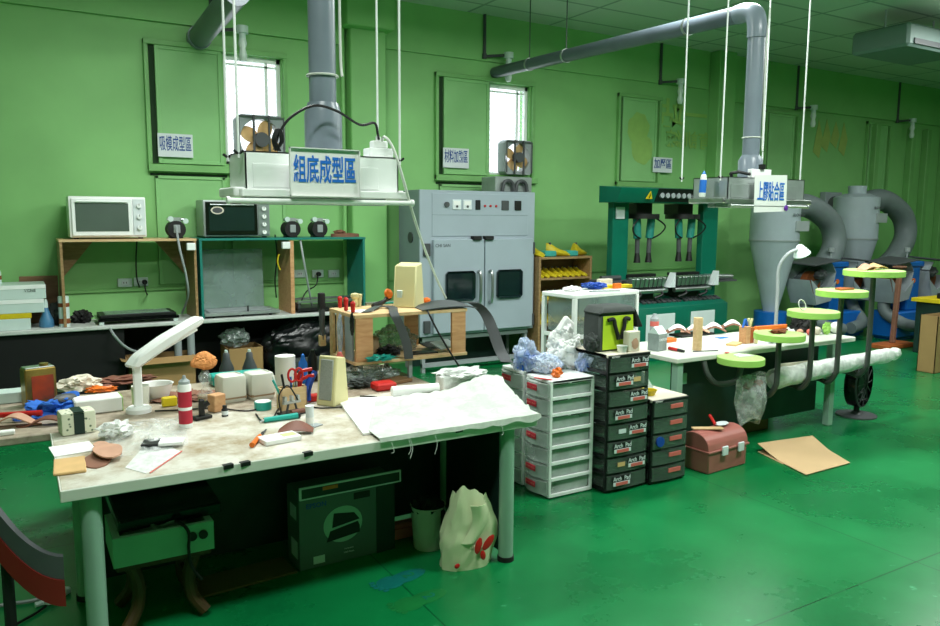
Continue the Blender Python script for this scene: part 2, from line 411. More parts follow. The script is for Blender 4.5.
def window_unit(n, x0, x1, panels, glass=None, low=True):
    r = T('window_%d' % n, None, None, (x0, WY, WZ0)); struct(r)
    y = -.001
    m = MB()
    W = x1-x0; Hh = WZ1-WZ0
    for a in (0, W-.04): m.box(a, a+.04, y-.05, y, -.08, Hh+.05, .004)
    m.box(0, W, y-.06, y, Hh, Hh+.05, .004); m.box(0, W+.05, y-.07, y, -.1, -.03, .004)
    m.b('window_frame', 'wall_trim', r)
    for a, b_ in panels:
        MB().box(a-x0-.05, a-x0, y-.012, y, -.02, Hh).b('track_gap', 'dark_gap', r)
        p = MB().box(a-x0, b_-x0, y-.03, y, -.02, Hh, .004)
        p.box(a-x0, a-x0+.035, y-.042, y-.02, -.02, Hh, .003).box(b_-x0-.035, b_-x0, y-.042, y-.02, -.02, Hh, .003).box(a-x0+.035, b_-x0-.035, y-.042, y-.02, Hh-.035, Hh, .003).box(a-x0+.035, b_-x0-.035, y-.042, y-.02, -.02, .015, .003)
        p.b('shutter_panel', 'shutter', r)
    if low:
        p = MB()
        for a, b_ in ((.06, W*.52), (W*.56, W-.05)):
            p.box(a, b_, y-.02, y, -1.22, -.14, .004)
            p.box(a, a+.03, y-.035, y, -1.22, -.14, .003).box(b_-.03, b_, y-.035, y, -1.22, -.14, .003).box(a, b_, y-.035, y, -.17, -.14, .003)
        p.b('lower_shutter_panel', 'shutter', r)
        MB().box(.02, W*.54, y-.008, y, -.14, -.115).b('track_gap', 'dark_gap', r)
    if glass:
        a, b_ = glass[0]-x0, glass[1]-x0
        f = MB()
        for q in (a+.0, b_-.04): f.box(q, q+.04, .05, .1, 0, Hh)
        f.box(a, b_, .05, .1, Hh-.05, Hh); f.box(a, b_, .05, .1, 0, .03)
        f.box(a+.44, a+.47, .06, .09, 0, Hh).box(a, b_, .06, .09, Hh-.1, Hh-.08)
        f.b('sash', 'whitepaint', r)
        MB().box(a+.02, b_-.02, .072, .078, .02, Hh-.02).b('pane', 'glass', r)
    return r
window_unit(1, 1.17, 2.58, ((1.27, 1.9),), WIN[0])
window_unit(2, 4.36, 5.79, ((4.47, 5.1),), WIN[1])
window_unit(3, 7.18, 7.98, ((7.26, 7.9),), None, False)
window_unit(4, 10.2, 11.0, ((10.28, 10.9),), None, False)
window_unit(5, 12.85, 13.55, ((12.93, 13.45),), None, False)
# air conditioner reflected in the window glass, modelled as a solid unit
acp = gz(908, 52, 3.75)
ac = T('reflected_ac', 'air conditioner reflected in the window glass, built as a grey unit hanging at the upper right', 'air conditioner', (acp.x, acp.y, 3.7))
MB().box(-.6, .6, -.35, .35, 0, .26, .03).b('housing', 'acgrey', ac)
MB().box(-.5, .5, -.365, -.35, .03, .09).b('outlet_louver', 'dgrey', ac)
for sx in (-1, 1): MB().cyl((sx*.5, 0, .24), (sx*.5, 0, CZ-3.7+.002), .012, n=8).b('hanger_rod', 'grey', ac)

def wall_lamp(px, py, label, below):
    p = gy(px, py, WY-.06); X = p.x; Zp = p.z
    r = T('wall_lamp', label, 'lamp', (X, WY-.05, Zp), 0, 'bare bulb lamps on the upper wall')
    MB().cyl((0, 0, 0), (0, 0, CZ-Zp-.002), .02, n=10).b('conduit', 'dgrey', r)
    MB().tube([(0, 0, 0), (.04, -.02, 0), (.26, -.12, .02)], .018, n=8).cyl((0, 0, -.03), (0, 0, .03), .028, n=10).b('arm', 'dgrey', r)
    MB().cyl((.27, -.12, -.02), (.27, -.12, .05), .06, n=16).cyl((.27, -.12, -.07), (.27, -.12, -.02), .035, n=12).b('socket', 'ceramic', r)
    MB().lathe([(.0, -.3), (.03, -.29), (.045, -.24), (.03, -.17), (.045, -.12), (.035, -.07)], (.27, -.12, 0), 14).b('bulb', 'bulb', r)
wall_lamp(485, 56, 'bare bulb lamp on a pipe arm above the window with the grey drying oven below', 0)
wall_lamp(661, 82, 'bare bulb lamp on a pipe arm on the wall above the green press', 0)
wall_lamp(797, 108, 'bare bulb lamp on a pipe arm on the wall above the left cyclone', 0)
wall_lamp(898, 121, 'bare bulb lamp on a pipe arm, furthest right on the wall', 0)
wall_lamp(212, 30, 'bare bulb lamp on a pipe arm above the window left of the big white hood', 0)

def fan(x, z, s, label):
    r = T('exhaust_fan', label, 'fan', (x, WY-.012, z), 0, 'window exhaust fans')
    m = MB(); n = 32; R = s*.43; hs = s/2
    for yy0, yy1 in ((-.1, .06),):
        t = bmesh.new(); A1 = []; B1 = []; C1 = []; D1 = []
        for k in range(n):
            a = 2*PI*(k+.5)/n; c, sn = math.cos(a), math.sin(a); q = 1/max(abs(c), abs(sn))
            A1.append(t.verts.new((c*q*hs, yy0, sn*q*hs+hs))); B1.append(t.verts.new((c*R, yy0+.02, sn*R+hs)))
            C1.append(t.verts.new((c*R, yy1, sn*R+hs))); D1.append(t.verts.new((c*q*hs, yy1, sn*q*hs+hs)))
        for k in range(n):
            j = (k+1) % n
            for P_, Q_ in ((A1, B1), (B1, C1), (C1, D1), (D1, A1)): t.faces.new((P_[k], P_[j], Q_[j], Q_[k]))
        m._add(t)
    m.b('housing', 'grey', r)
    g = MB()
    for dx in (-.16, .16): g.box(dx*s-.01, dx*s+.01, -.125, -.1, .0, s, .003)
    g.tube([(-hs+.02, -.12, .02), (-hs+.02, -.12, s-.02), (hs-.02, -.12, s-.02), (hs-.02, -.12, .02)], .008, smooth=0)
    g.b('guard_bar', 'dgrey', r)
    MB().cyl((0, -.13, hs), (0, -.02, hs), .15*s, n=20).b('motor', 'dgrey', r)
    for k in range(4):
        a = PI/4+k*PI/2+.3
        c = Vector((math.cos(a)*R*.56, -.03, hs+math.sin(a)*R*.56))
        MB().blob((0, 0, 0), (R*.5, .012, R*.4), 0, sub=3, rot=(.35, -a, 0)).b('blade', 'tanblade', r).location = c
    return r
fan(2.27, 2.284, .5, 'grey exhaust fan in the window behind the big white hood, left one')
fan(5.50, 2.284, .42, 'grey exhaust fan in the window above the grey drying oven, right one')
# ---------------------------------------------------------------- extraction ducts and hoods
d = T('duct_pipe', 'grey plastic duct pipe running down to the wall at the upper left', 'pipe', (1.78, WY-.01, 3.5))
e = gy(199, 38, WY-.06); f = gy(237, -8, 6.4)
MB((1.78, WY-.01, 3.5)).cyl((e.x, WY-.02, e.z), f, .105, n=24).b('pipe', 'pvc_dark', d)
MB((1.78, WY-.01, 3.5)).cyl((e.x, WY-.02, e.z), Vector((e.x, WY-.02, e.z))+(f-Vector((e.x, WY-.02, e.z)))*.06, .115, n=24).b('wall_collar', 'pvc', d)

hoodY = 3.3
def hood(x0, x1, yf, depth, z0, z1, name, label, body, flange, rod_px, rear_px, re=(.08, .04)):
    r = T(name, label, 'extractor hood', ((x0+x1)/2, yf+depth/2, z0)); o = r.location
    W = (x1-x0)/2; D = depth/2; Ht = z1-z0
    # body: thin sheet box open underneath
    m = MB(); t = .006
    m.box(-W, W, -D, -D+t, .05, Ht); m.box(-W, W, D-t, D, .05, Ht); m.box(-W, -W+t, -D, D, .05, Ht); m.box(W-t, W, -D, D, .05, Ht); m.box(-W, W, -D, D, Ht-t, Ht)
    m.b('hood_body', body, r)
    for a, b_ in ((-W+.03, -W*.25), (W*.3, W-.1)):
        MB().box(a, b_, -D-.003, -D, .07, Ht-.05, .002).b('pressed_panel', body, r)
    f = MB()
    f.box(-W-.03, W+.03, -D-.05, -D, .03, .062, .004).box(-W-.05, -W, -D, D, .03, .07, .006).box(W, W+.03, -D, D, .03, .07, .006)
    f.b('flange', flange, r)
    l = MB().cyl((-W-re[0], -D-.05, .012), (W+re[1], -D-.05, .012), .011, n=12)
    l.cyl((-W-re[0]-.012, -D-.05, .012), (-W-re[0], -D-.05, .012), .016, n=12).cyl((W+re[1], -D-.05, .012), (W+re[1]+.012, -D-.05, .012), .016, n=12)
    l.b('front_rail', flange, r)
    s = MB().box(-W+.02, W-.02, -.04, .04, .0, .045, .005); s.b('lamp_tray', 'grey', r)
    for px, rear in rod_px:
        yy = yf+.015 if not rear else yf+depth-.02
        q = gy(px, 120, yy); X = q.x-o.x
        MB().cyl((X, yy-o.y, Ht-.03), (X, yy-o.y, CZ-z0+.002), .0055, n=8).b('suspension_rod', 'whitepaint', r)
        MB().tube([(X-.02, yy-o.y, Ht+.0), (X, yy-o.y, Ht-.012), (X+.02, yy-o.y, Ht+.0)], .006, n=6).b('rod_hook', 'black', r)
    return r
h1 = hood(.846, 1.55, 3.27, .27, 1.80, 2.02, 'extractor_hood', 'white sheet metal extractor hood hanging over the cluttered front table', 'whitepaint', 'white', ((237.5, 0), (399.6, 0), (226.5, 1), (377.5, 1)), None)
h2 = hood(4.45, 5.31, 3.86, .33, 1.83, 2.05, 'extractor_hood', 'bare galvanised extractor hood hanging over the far right workbench', 'galv', 'steel', ((723, 0), (803.5, 0), (684, 1), (764.5, 1)), None, (.02, -.03))
# box sign of the left hood
sg = T('hanging_sign', 'white box sign with blue Chinese lettering on the front of the white hood', 'sign', (1.172, 3.205, 1.833))
MB().box(-.158, .158, -.0, .004, 0, .205).box(-.158, .158, -.012, 0, 0, .004).box(-.158, -.154, -.012, 0, 0, .205).box(.154, .158, -.012, 0, 0, .205).box(-.158, .158, -.012, 0, .201, .205).b('sign_board', 'paper', sg)
MB().box(-.06, .06, .004, .066, .08, .1).b('bracket', 'grey', sg)
text('組底成型區', .066, 'signblue', sg, (0, -.002, .107), bold=.0012, ext=.001).scale = (.86, 1.85, 1)
# paper sign of the right hood
sg = T('hanging_sign', 'white paper sign with light blue Chinese lettering on the galvanised hood', 'sign', (4.845, 3.80, 1.8))
MB().box(-.18, .18, 0, .004, 0, .27, rot=(0, -.03, 0)).b('sign_board', 'paper', sg)
text('上膠貼合區', .066, 'signblue', sg, (0, -.003, .14), bold=.0006, ext=.001).scale = (.92, 2.3, 1)
MB().blob((.175, -.006, .03), (.022, .006, .022), .3, sub=2).b('purple_magnet', 'purple', sg)
# riser pipes
r = T('riser_pipe', 'fat grey plastic riser pipe rising from the white hood', 'pipe', (1.245, 3.42, 2.02))
MB().cyl((0, 0, .2), (0, 0, CZ-2.02), .061, n=32).b('pipe', 'pvc', r)
MB().lathe([(.085, .0), (.085, .19), (.07, .24)], n=32).b('pipe_collar', 'pvc', r)
MB().tube([(.07*math.cos(a), .07*math.sin(a), .36) for a in [k*PI/8 for k in range(17)]], .005, n=6, smooth=0).b('wire_tie', 'wcable', r)
MB().tube([(.078, -.02, CZ-2.02), (.079, -.02, 1.2), (.08, -.02, .5), (.079, -.04, .36)], .006, n=6).b('white_cable', 'wcable', r)
r = T('duct_pipe', 'long grey duct pipe with elbow running from the right hood to the back wall', 'pipe', (4.87, 4.02, 2.05))
o = Vector((4.87, 4.02, 2.05))
wp = gy(497, 72, WY-.06); wp.y = WY-.01
el = gy(752, 6, 4.02)
top = el.z-.02
MB(o).cyl((o.x, o.y, o.z+.16), (o.x, o.y, top-.16), .064, n=32).b('vertical_pipe', 'pvc', r)
MB(o).lathe([(.09, .0), (.09, .14), (.066, .18)], o, n=32).b('pipe_collar', 'pvc', r)
dirw = (wp-Vector((o.x, o.y, top))).normalized()
cen = Vector((o.x, o.y, top))
MB(o).tube([cen-Vector((0, 0, .2)), cen-Vector((0, 0, .12)), cen-Vector((0, 0, .03))+dirw*.03, cen+dirw*.12, cen+dirw*.2], .072, n=24).b('elbow', 'pvc', r)
MB(o).cyl(cen+dirw*.15, wp, .066, n=28).b('long_pipe', 'pvc_dark', r)
for u in (.18, .62, .8):
    c = cen+(wp-cen)*u
    MB(o).cyl(c-dirw*.012, c+dirw*.012, .072, n=24).b('pipe_clamp', 'steel', r)
    MB(o).cyl(c+Vector((0, 0, .06)), (c.x, c.y, CZ+.002), .006, n=6).b('hanger_wire', 'dgrey', r)
MB(o).tube([(o.x+.03, o.y-.085, top), (o.x+.02, o.y-.075, 3.0), (o.x+.03, o.y-.075, 2.35), (o.x+.0, o.y-.11, 2.25)], .006, n=6).b('white_cable', 'wcable', r)
MB(o).tube([(o.x+.068*math.cos(a), o.y+.068*math.sin(a), 2.36) for a in [k*PI/8 for k in range(17)]], .005, n=6, smooth=0).b('wire_tie', 'wcable', r)
# junction boxes and leads on the hoods
jb = T('junction_box', 'white junction box with plugged adapter on top of the white hood, right end', 'electrical box', (1.49, 3.36, 2.02))
MB().box(-.06, .06, -.04, .04, 0, .045, .004).b('housing', 'whitepaint', jb)
MB().box(-.035, .04, -.025, .025, .045, .08, .006).cyl((0, -.0, .08), (.0, .0, .1), .012, n=10).b('plug_adapter', 'white', jb)
c = MB((1.4, 3.3, 2.02)).tube([(.98, 3.30, 2.03), (1.0, 3.29, 2.1), (1.05, 3.28, 2.17), (1.15, 3.27, 2.225), (1.26, 3.28, 2.21), (1.37, 3.29, 2.16), (1.45, 3.31, 2.175), (1.475, 3.33, 2.13), (1.485, 3.34, 2.105)], .006, n=6).b('cord', 'cable'); tag(c, 'black power cord looping over the white hood to the adapter', 'cord')
c = MB((.99, 3.29, 2.03))
for k in range(3): c.tube([(.98+.01*k, 3.28, 2.026), (.965+.006*k, 3.27, 2.07), (.985+.006*k, 3.27, 2.115), (1.0+.005*k, 3.27, 2.07), (.985, 3.28, 2.03)], .005, n=6)
tag(c.b('cord', 'cable'), 'tied coil of black cord standing on the white hood beside the fan', 'cord')
c = MB((1.5, 3.3, 2.0)).tube([(1.50, 3.34, 2.10), gy(385, 137, 3.28), gy(393, 148, 3.22), gy(402, 175, 3.2), gy(413, 214, 3.25), gy(424, 247, 3.4), gy(436, 277, 3.7), gy(446, 298, 4.2)], .0065, n=6).b('cord', 'wcable'); tag(c, 'white power cord hanging from the white hood to the wooden shelf', 'cord')
jb = T('junction_box', 'white junction box in front of the riser on the galvanised hood', 'electrical box', (4.82, 3.89, 2.05))
MB().box(-.11, .11, -.02, .02, 0, .065, .004).b('housing', 'whitepaint', jb)
MB().cyl((.0, -.02, .065), (.0, -.02, .10), .025, n=12).b('plug', 'black', jb)
c = MB((4.6, 3.92, 2.05)).tube([(4.53, 3.9, 2.058), (4.5, 3.88, 2.075), (4.55, 3.86, 2.085), (4.6, 3.9, 2.09), (4.66, 3.86, 2.075), (4.72, 3.9, 2.08), (4.79, 3.93, 2.07)], .012, n=6).b('cord', 'cable'); tag(c, 'short bundled dark cord lying on the galvanised hood', 'cord')
bt = T('spray_bottle', 'blue and white slim bottle hooked at the left of the galvanised hood', 'bottle', (4.32, 4.0, 1.9))
p = gy(702, 197, 4.0); bt.location = (p.x, 4.0, p.z)
MB().lathe([(.02, 0), (.024, .01), (.024, .13), (.018, .16), (.012, .165)], n=16, rot=(0, .06, 0)).b('bottle_body', 'white', bt)
MB().lathe([(.0245, .03), (.0245, .12), (.02, .15), (.012, .17), (.0, .19)], n=16, rot=(0, .06, 0)).b('blue_shell', 'signblue', bt)

# wall signs
def wsign(px0, py0, px1, py1, body, label):
    a = gy(px0, py0, WY-.05); b_ = gy(px1, py1, WY-.05); W = b_.x-a.x; Hh = a.z-b_.z
    r = T('wall_sign', label, 'sign', (a.x+W/2, WY-.058, b_.z), 0, None)
    MB().box(-W/2, W/2, -.012, .0, 0, Hh, .001).b('sign_board', 'label', r)
    t = text(body, .1, 'signnavy', r, (0, -.013, Hh*.53), bold=.0012, ext=.001)
    d_ = t.dimensions; 
    t.scale = (W*.9/max(d_.x, .01), Hh*.66/max(d_.y, .01), 1)
wsign(157, 133, 193, 158, '吸模成型區', 'small white sign with navy Chinese lettering on the left shutter above the toaster')
wsign(442.5, 147.5, 468, 168.5, '材料加熱區', 'small white sign with navy Chinese lettering above the grey drying oven')
wsign(652.5, 157, 671, 173, '加壓區', 'small white sign with navy Chinese lettering on the wall above the green press')

# reflections in the window glass, painted on the wall as faint marks
r = T('wall_reflection', 'faint yellow-green letters, a glass reflection painted on the wall above the press', 'glass reflection', (8.6, WY-.032, 2.7))
p0 = gy(695, 118, WY); t = text('第一站', .42, 'reflyellow', r, (p0.x-8.6, 0.02, p0.z-2.7), bold=.008, ext=.002); t.scale = (-1.15, 1, 1)
p0 = gy(697, 142, WY); t = text('教育訓練', .26, 'reflyellow', r, (p0.x-8.6, 0.02, p0.z-2.7), bold=.004, ext=.002); t.scale = (-1.25, 1, 1)
r = T('wall_reflection', 'faint round yellow mark on the third shutter panel', 'glass reflection', (7.58, WY-.034, 2.8))
MB().blob((-.02, 0, .18), (.2, .004, .22), .12, 2, 3).blob((.06, 0, -.1), (.2, .004, .2), .12, 2, 3, seed=3).b('spot', 'reflyellow', r)
r = T('wall_reflection', 'faint orange flame shaped glass reflection painted high on the wall right of the riser', 'glass reflection', (11.5, WY-.0065, 2.9))
q = MB()
for k, (px, py0_, py1_) in enumerate(((829, 119, 152), (838, 121, 148), (846, 122, 156), (821, 119, 158))):
    a = gy(px, py0_, WY-.04); b_ = gy(px-2, py1_, WY-.04); wd = .12
    q.prism([(a.x-11.5, 0, a.z-2.9), (b_.x-11.5+wd, 0, (a.z+b_.z)/2-2.9), (b_.x-11.5+wd*.4, 0, b_.z-2.9), (b_.x-11.5-wd, 0, b_.z-2.9+.1)], (0, .004, 0))
q.b('flame', 'reflorange', r)

# ---------------------------------------------------------------- bench along the wall
bx0, bx1, by = -1.6, 3.28, 7.6
wb = T('wall_bench', 'long grey-topped bench along the back wall under the toaster ovens', 'workbench', (.9, 7.9, 0))
o = Vector((.9, 7.9, 0))
MB(o).box(bx0, bx1, by, WY-.025, .715, .75, .006).b('bench_top', 'benchtop', wb)
for x in (-1.5, 1.29, 1.41, 3.15):
    MB(o).cyl((x, by+.06, 0), (x, by+.06, .715), .035, n=14).b('leg', 'grey', wb)
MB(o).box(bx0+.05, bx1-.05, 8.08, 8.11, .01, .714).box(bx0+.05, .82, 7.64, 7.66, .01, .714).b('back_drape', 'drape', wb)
def bench_item(px, py, z=.75): return gz(px, py, z)

# stacked boxes at the far left
zz = .7505
for k, (wd, hh, mt, lab) in enumerate(((.62, .1, 'ceramic', 'pale grey flat box, bottom of the stack at the left end of the wall bench'), (.62, .045, 'yellow', 'thin yellow box second from bottom in the stack on the wall bench'), (.70, .12, 'ceramic', 'pale grey carton with a dark spot, second from top on the wall bench'), (.72, .125, 'ceramic', 'pale grey carton with printed word, topmost of the stack on the wall bench'))):
    bxr = T('stacked_box', lab, 'box', (-.18+.01*k, 7.86, zz), 0, None)
    MB().box(-wd/2+.02, wd/2-.05*(k < 2), -.2, .2, 0, hh, .004).b('carton', mt, bxr)
    if k >= 2: MB().box(-wd/2+.02, wd/2+.001, -.204, -.199, hh-.035, hh-.001).b('lid_edge', 'whitepaint', bxr)
    if k == 3: text('VCNE', .035, 'dgrey', bxr, (.24, -.2055, .075))
    zz += hh+.0006
for o_ in list(bpy.data.objects):
    if o_.name.startswith('lettering') and o_.scale.x == 0: bpy.data.objects.remove(o_)
def jar(name, px, py, z, prof, mt, label, cat, extra=None, n=20, y=None, loc=None, group=None):
    p = loc if loc is not None else gz(px, py, z)
    r = T(name, label, cat, p, 0, group)
    MB().lathe(prof, n=n).b('container_body', mt, r)
    for (nm, pr, mm) in (extra or ()): MB().lathe(pr, n=n).b(nm, mm, r)
    return r
jar('bottle', 2, 0, 0, [(.05, 0), (.052, .01), (.052, .1), (.045, .12)], 'ceramic', 'white bottle with orange band on top of the stacked boxes', 'bottle', (('orange_band', [(.0535, .04), (.0535, .075)], 'rust'), ('cap', [(.035, .12), (.035, .155), (.03, .16)], 'ceramic')), loc=(-.17, 7.86, zz))
b_ = gz(22, 316, .75)
bl, br_ = gy(19, 280, 8.1).x, gy(58, 280, 8.1).x
tag(MB((.1, 8.12, .751)).box(bl, br_, 8.1, 8.125, .751, gy(40, 276, 8.1).z, .003).b('brown_board', 'board'), 'brown wooden board leaning on the wall behind the stacked boxes', 'board')
jar('cleaner_bottle', 47, 327, .75, [(.055, 0), (.06, .01), (.058, .06), (.03, .13), (.018, .18)], 'cleaner', 'blue conical cleaner bottle at the left of the wall bench', 'bottle', (('pale_top', [(.02, .175), (.018, .22), (.01, .25)], 'ceramic'),))
jar('bottle', 65, 326.5, .75, [(.045, 0), (.045, .27), (.04, .275)], 'ceramic', 'white cylinder bottle with two orange bands beside the wooden shelf unit', 'bottle', (('orange_band', [(.0465, .03), (.0465, .075)], 'rust'), ('orange_band', [(.0465, .18), (.0465, .215)], 'rust')))
tag(MB((.3, 7.9, .752)).blob((.3, 7.93, .83), (.09, .1, .12), .2, 3, 4, floor=.752).b('blue_bag', 'bagdark'), 'dark blue cloth bundle behind the cleaner bottle on the wall bench', 'bundle')
for k, (px, mt, nm, lb) in enumerate(((76, 'insoled', 'reddish tool handle in the clutter on the wall bench', 0), (82, 'paper', 'small white roll in the clutter on the wall bench', 0), (90, 'cream', 'cream crumpled rag in the clutter on the wall bench', 0))):
    q = gz(px, 318-k, .75); tag(MB((q.x, q.y, .751)).blob((q.x, q.y+.05, .79), (.05+.01*k, .05, .045), .3, 4, 3, floor=.751, seed=k).b('rag', mt), nm, 'clutter')
tag(MB((.50, 7.96, .752)).blob((.50, 7.96, .80), (.085, .1, .07), .35, 3, 4, floor=.752, seed=5).b('dark_bag', 'rubber'), 'dark crumpled bag against the left board of the wooden shelf unit', 'bag')

# wooden and teal shelf units
def shelf_unit(x0, x1, y0, y1, z1, mt, side, label, legs=()):
    r = T('shelf_unit', label, 'shelf unit', ((x0+x1)/2, (y0+y1)/2, .7505)); o = r.location
    MB(o).box(x0, x1, y0, y1, z1-.022, z1, .002).b('top_board', mt, r)
    for x in legs: MB(o).box(x, x+.024, y0+.002, y1, .7505, z1-.022, .002).b('side_board', side, r)
    return r, o
u1, o1 = shelf_unit(.33, 1.50, 7.66, 8.14, 1.53, 'pine', 'ply', 'open wooden shelf unit on the wall bench carrying the white toaster oven', (.335, 1.47))
for x, sg_ in ((.36, 1), (1.468, -1)):
    MB(o1).prism([(x, 8.1, 1.5), (x+sg_*.28, 8.1, 1.5), (x, 8.1, 1.15)], (0, .012, 0)).b('corner_brace', 'ply', u1)
u2, o2 = shelf_unit(1.52, 3.24, 7.66, 8.14, 1.53, 'teal', 'teal', 'teal shelf unit on the wall bench carrying the black toaster oven', (1.523, 3.21))
MB(o2).box(2.41, 2.45, 7.66, 8.1, .7505, 1.5, .002).b('middle_divider', 'pine_o', u2)

def toaster(x0, y0, wd, hh, dp, body, win, label, kx):
    r = T('toaster_oven', label, 'oven', (x0, y0, 1.5305))
    MB().box(0, wd, 0, dp, .015, hh, .012, seg=2).b('housing', body, r)
    for fx in (.05, wd-.05): MB().box(fx-.02, fx+.02, .03, .06, 0, .018).b('foot', 'black', r)
    d = MB().box(.02, wd*kx, -.018, 0, .03, hh-.02, .004).b('door', 'whitepaint' if body == 'white' else 'blackgloss', r)
    MB().box(.05, wd*kx-.03, -.021, -.018, .07, hh-.06, .002).b('window', win, d)
    MB().cyl((.06, -.04, hh-.045), (wd*kx-.04, -.04, hh-.045), .008, n=10).b('door_handle', 'steel' if body != 'white' else 'whitepaint', d)
    MB().box(wd*kx+.01, wd-.01, -.012, 0, .03, hh-.02, .003).b('control_panel', 'label' if body == 'white' else 'silver', r)
    for k in range(4 if body != 'white' else 3):
        z = hh-.08-k*(.078 if body != 'white' else .1)
        kn = MB().cyl((wd*(kx+1)/2, -.034, z), (wd*(kx+1)/2, -.012, z), .021, n=16).b('knob', 'whitepaint', r)
        MB().box(wd*(kx+1)/2-.002, wd*(kx+1)/2+.002, -.036, -.033, z, z+.02).b('pointer', 'dgrey', kn)
    return r
toaster(.43, 7.74, .64, .385, .34, 'white', 'winglass', 'white toaster oven on top of the wooden shelf unit', .81)
bo = toaster(1.585, 7.74, .65, .37, .34, 'galv', 'glassdark', 'black and silver toaster oven on top of the teal shelf unit', .8)
MB().lathe([(.0, 0), (.062, 0), (.062, .002), (.0, .003)], (.13, -.024, .27), 24, rot=(PI/2, 0, 0), sc=(1, .62, 1)).b('oval_badge', 'cream', bo)
MB().lathe([(.0, 0), (.048, 0), (.048, .002), (.0, .003)], (.13, -.0265, .27), 24, rot=(PI/2, 0, 0), sc=(1, .55, 1)).b('oval_badge_center', 'dgrey', bo)

def pump(px, label):
    p = gy(px, 238, 7.82)
    r = T('vacuum_pump', label, 'pump', (p.x, 7.84, 1.5305), 0, 'small vacuum pumps on the shelf units')
    MB().cyl((0, -.09, .085), (0, .07, .085), .083, n=24).b('motor', 'rubber', r)
    MB().box(-.06, .06, -.05, .05, 0, .02, .003).b('foot', 'black', r)
    MB().box(-.05, .05, -.06, .03, .12, .2, .008).b('valve_block', 'galv', r)
    MB().cyl((-.075, -.02, .18), (.09, -.02, .18), .014, n=10).b('crossbar', 'steel', r)
    for sx in (-.05, .085): MB().cyl((sx, -.08, .165+.02*(sx < 0)), (sx, -.05, .165+.02*(sx < 0)), .026, n=16).b('gauge', 'ceramic', r)
    MB().box(-.03, .03, -.10, -.08, .05, .13, .005).b('end_cover', 'grey', r)
    return r
pump(176, 'small black and grey vacuum pump on the wooden shelf unit')
pump(291, 'small vacuum pump on the teal shelf unit beside the black toaster oven')
pump(318, 'small vacuum pump on the right of the two on the teal shelf unit')
q = gy(345, 235, 7.85)
tag(MB((q.x, 7.85, 1.5305)).lathe([(.0, 0), (.1, 0), (.1, .03), (.085, .035), (.0, .045)], (q.x, 7.85, 1.5305), 24, sc=(1.6, .8, 1)).blob((q.x-.06, 7.85, 1.58), (.06, .06, .025), .3, 3, 3).b('grinder_tool', 'insoled'), 'reddish brown flat tool on the right end of the teal shelf unit', 'tool')
for nm, pts, lb in (('hose', [gy(176, 226, 7.72), gy(180, 250, 7.6), gy(186, 275, 7.6), gy(188, 296, 7.7), gz(182, 313, .765)], 'grey hose from the left vacuum pump down to the black tray'),
                    ('hose', [gy(300, 238, 7.7), gy(304, 262, 7.62), gy(309, 290, 7.7), gz(312, 306, .8)], 'grey hose hanging from the teal shelf unit to the metal tray')):
    pts = [Vector(p) for p in pts]
    tag(MB(pts[0]).tube(pts, .011, n=8).b(nm, 'grey'), lb, 'hose')

# vacuum forming trays
p0 = gz(97, 321, .75); 
r = T('forming_tray', 'low black vacuum forming tray on the bench under the wooden shelf unit', 'tray', (.95, 7.84, .7505))
MB().box(-.34, .36, -.2, .2, .03, .055, .004).b('base_plate', 'blackgloss', r)
MB().box(-.32, .34, -.18, .18, .055, .085, .006).b('frame', 'black', r)
MB().box(-.27, .29, -.14, .14, .086, .09).b('glass_plate', 'greyclear', r)
for sx in (-.31, .33):
    MB().box(sx-.02, sx+.02, -.19, -.15, 0, .045, .003).b('foot', 'ceramic', r)
r = T('forming_tray', 'grey vacuum forming tray with raised clear lid in the left bay of the teal unit', 'tray', (1.92, 7.86, .7505))
MB().box(-.37, .37, -.21, .18, .02, .05, .004).b('base_plate', 'galv', r)
MB().box(-.32, .3, -.17, .13, .051, .06, .002).b('heating_plate', 'grey', r)
MB().box(-.34, .3, .13, .145, .06, .66, .004, rot=(-.05, 0, 0)).b('raised_lid', 'greyclear', r)
for sx in (-.28, .0, .28): MB().cyl((sx, -.17, 0), (sx, -.17, .03), .015, n=10).b('foot', 'rubber', r)
MB().cyl((.05, -.19, .05), (.05, -.19, .11), .008, n=8).b('latch', 'black', r)
r = T('forming_tray', 'black tray with silver rails in the right bay of the teal unit', 'tray', (2.86, 7.86, .7505))
MB().box(-.38, .32, -.2, .18, .02, .05, .004).b('base_plate', 'black', r)
for yy in (-.19, .12): MB().box(-.38, .34, yy, yy+.03, .1, .125, .003).b('rail', 'steel', r)
for sx in (-.36, .32):
    MB().box(sx-.01, sx+.01, -.18, .14, .05, .1).b('support', 'dgrey', r)
    MB().cyl((sx, -.15, 0), (sx, -.15, .022), .015, n=8).b('foot', 'rubber', r)
# wall outlets
def outlet(px, py, label, n=1, cat='wall outlet', W_=.13):
    p = gy(px, py, WY-.02); r = T('wall_outlet', label, cat, (p.x, WY-.001, p.z-.05), 0, 'white wall outlets over the bench')
    MB().box(-W_/2, W_/2, -.02, 0, 0, .085, .004).b('plate', 'ceramic', r)
    MB().box(-.03, .03, -.024, -.02, .02, .065, .002).b('socket', 'label' , r)
    for s_ in (-.012, .012): MB().box(s_-.003, s_+.003, -.0255, -.0238, .035, .052).b('slot', 'black', r)
    return r
outlet(125, 282, 'white wall outlet inside the wooden shelf unit, left of its pair')
o_ = outlet(141, 281, 'white wall outlet inside the wooden shelf unit with a black plug in it')
MB().cyl((.03, -.06, .04), (.03, -.02, .04), .025, n=12).b('black_plug', 'black', o_)
outlet(300, 273, 'white wall outlet in the right bay of the teal unit, nearest the divider')
o_ = outlet(318, 273, 'white wall outlet in the middle of the right bay of the teal unit with plug')
MB().cyl((0, -.06, .04), (0, -.02, .04), .025, n=12).b('black_plug', 'black', o_)
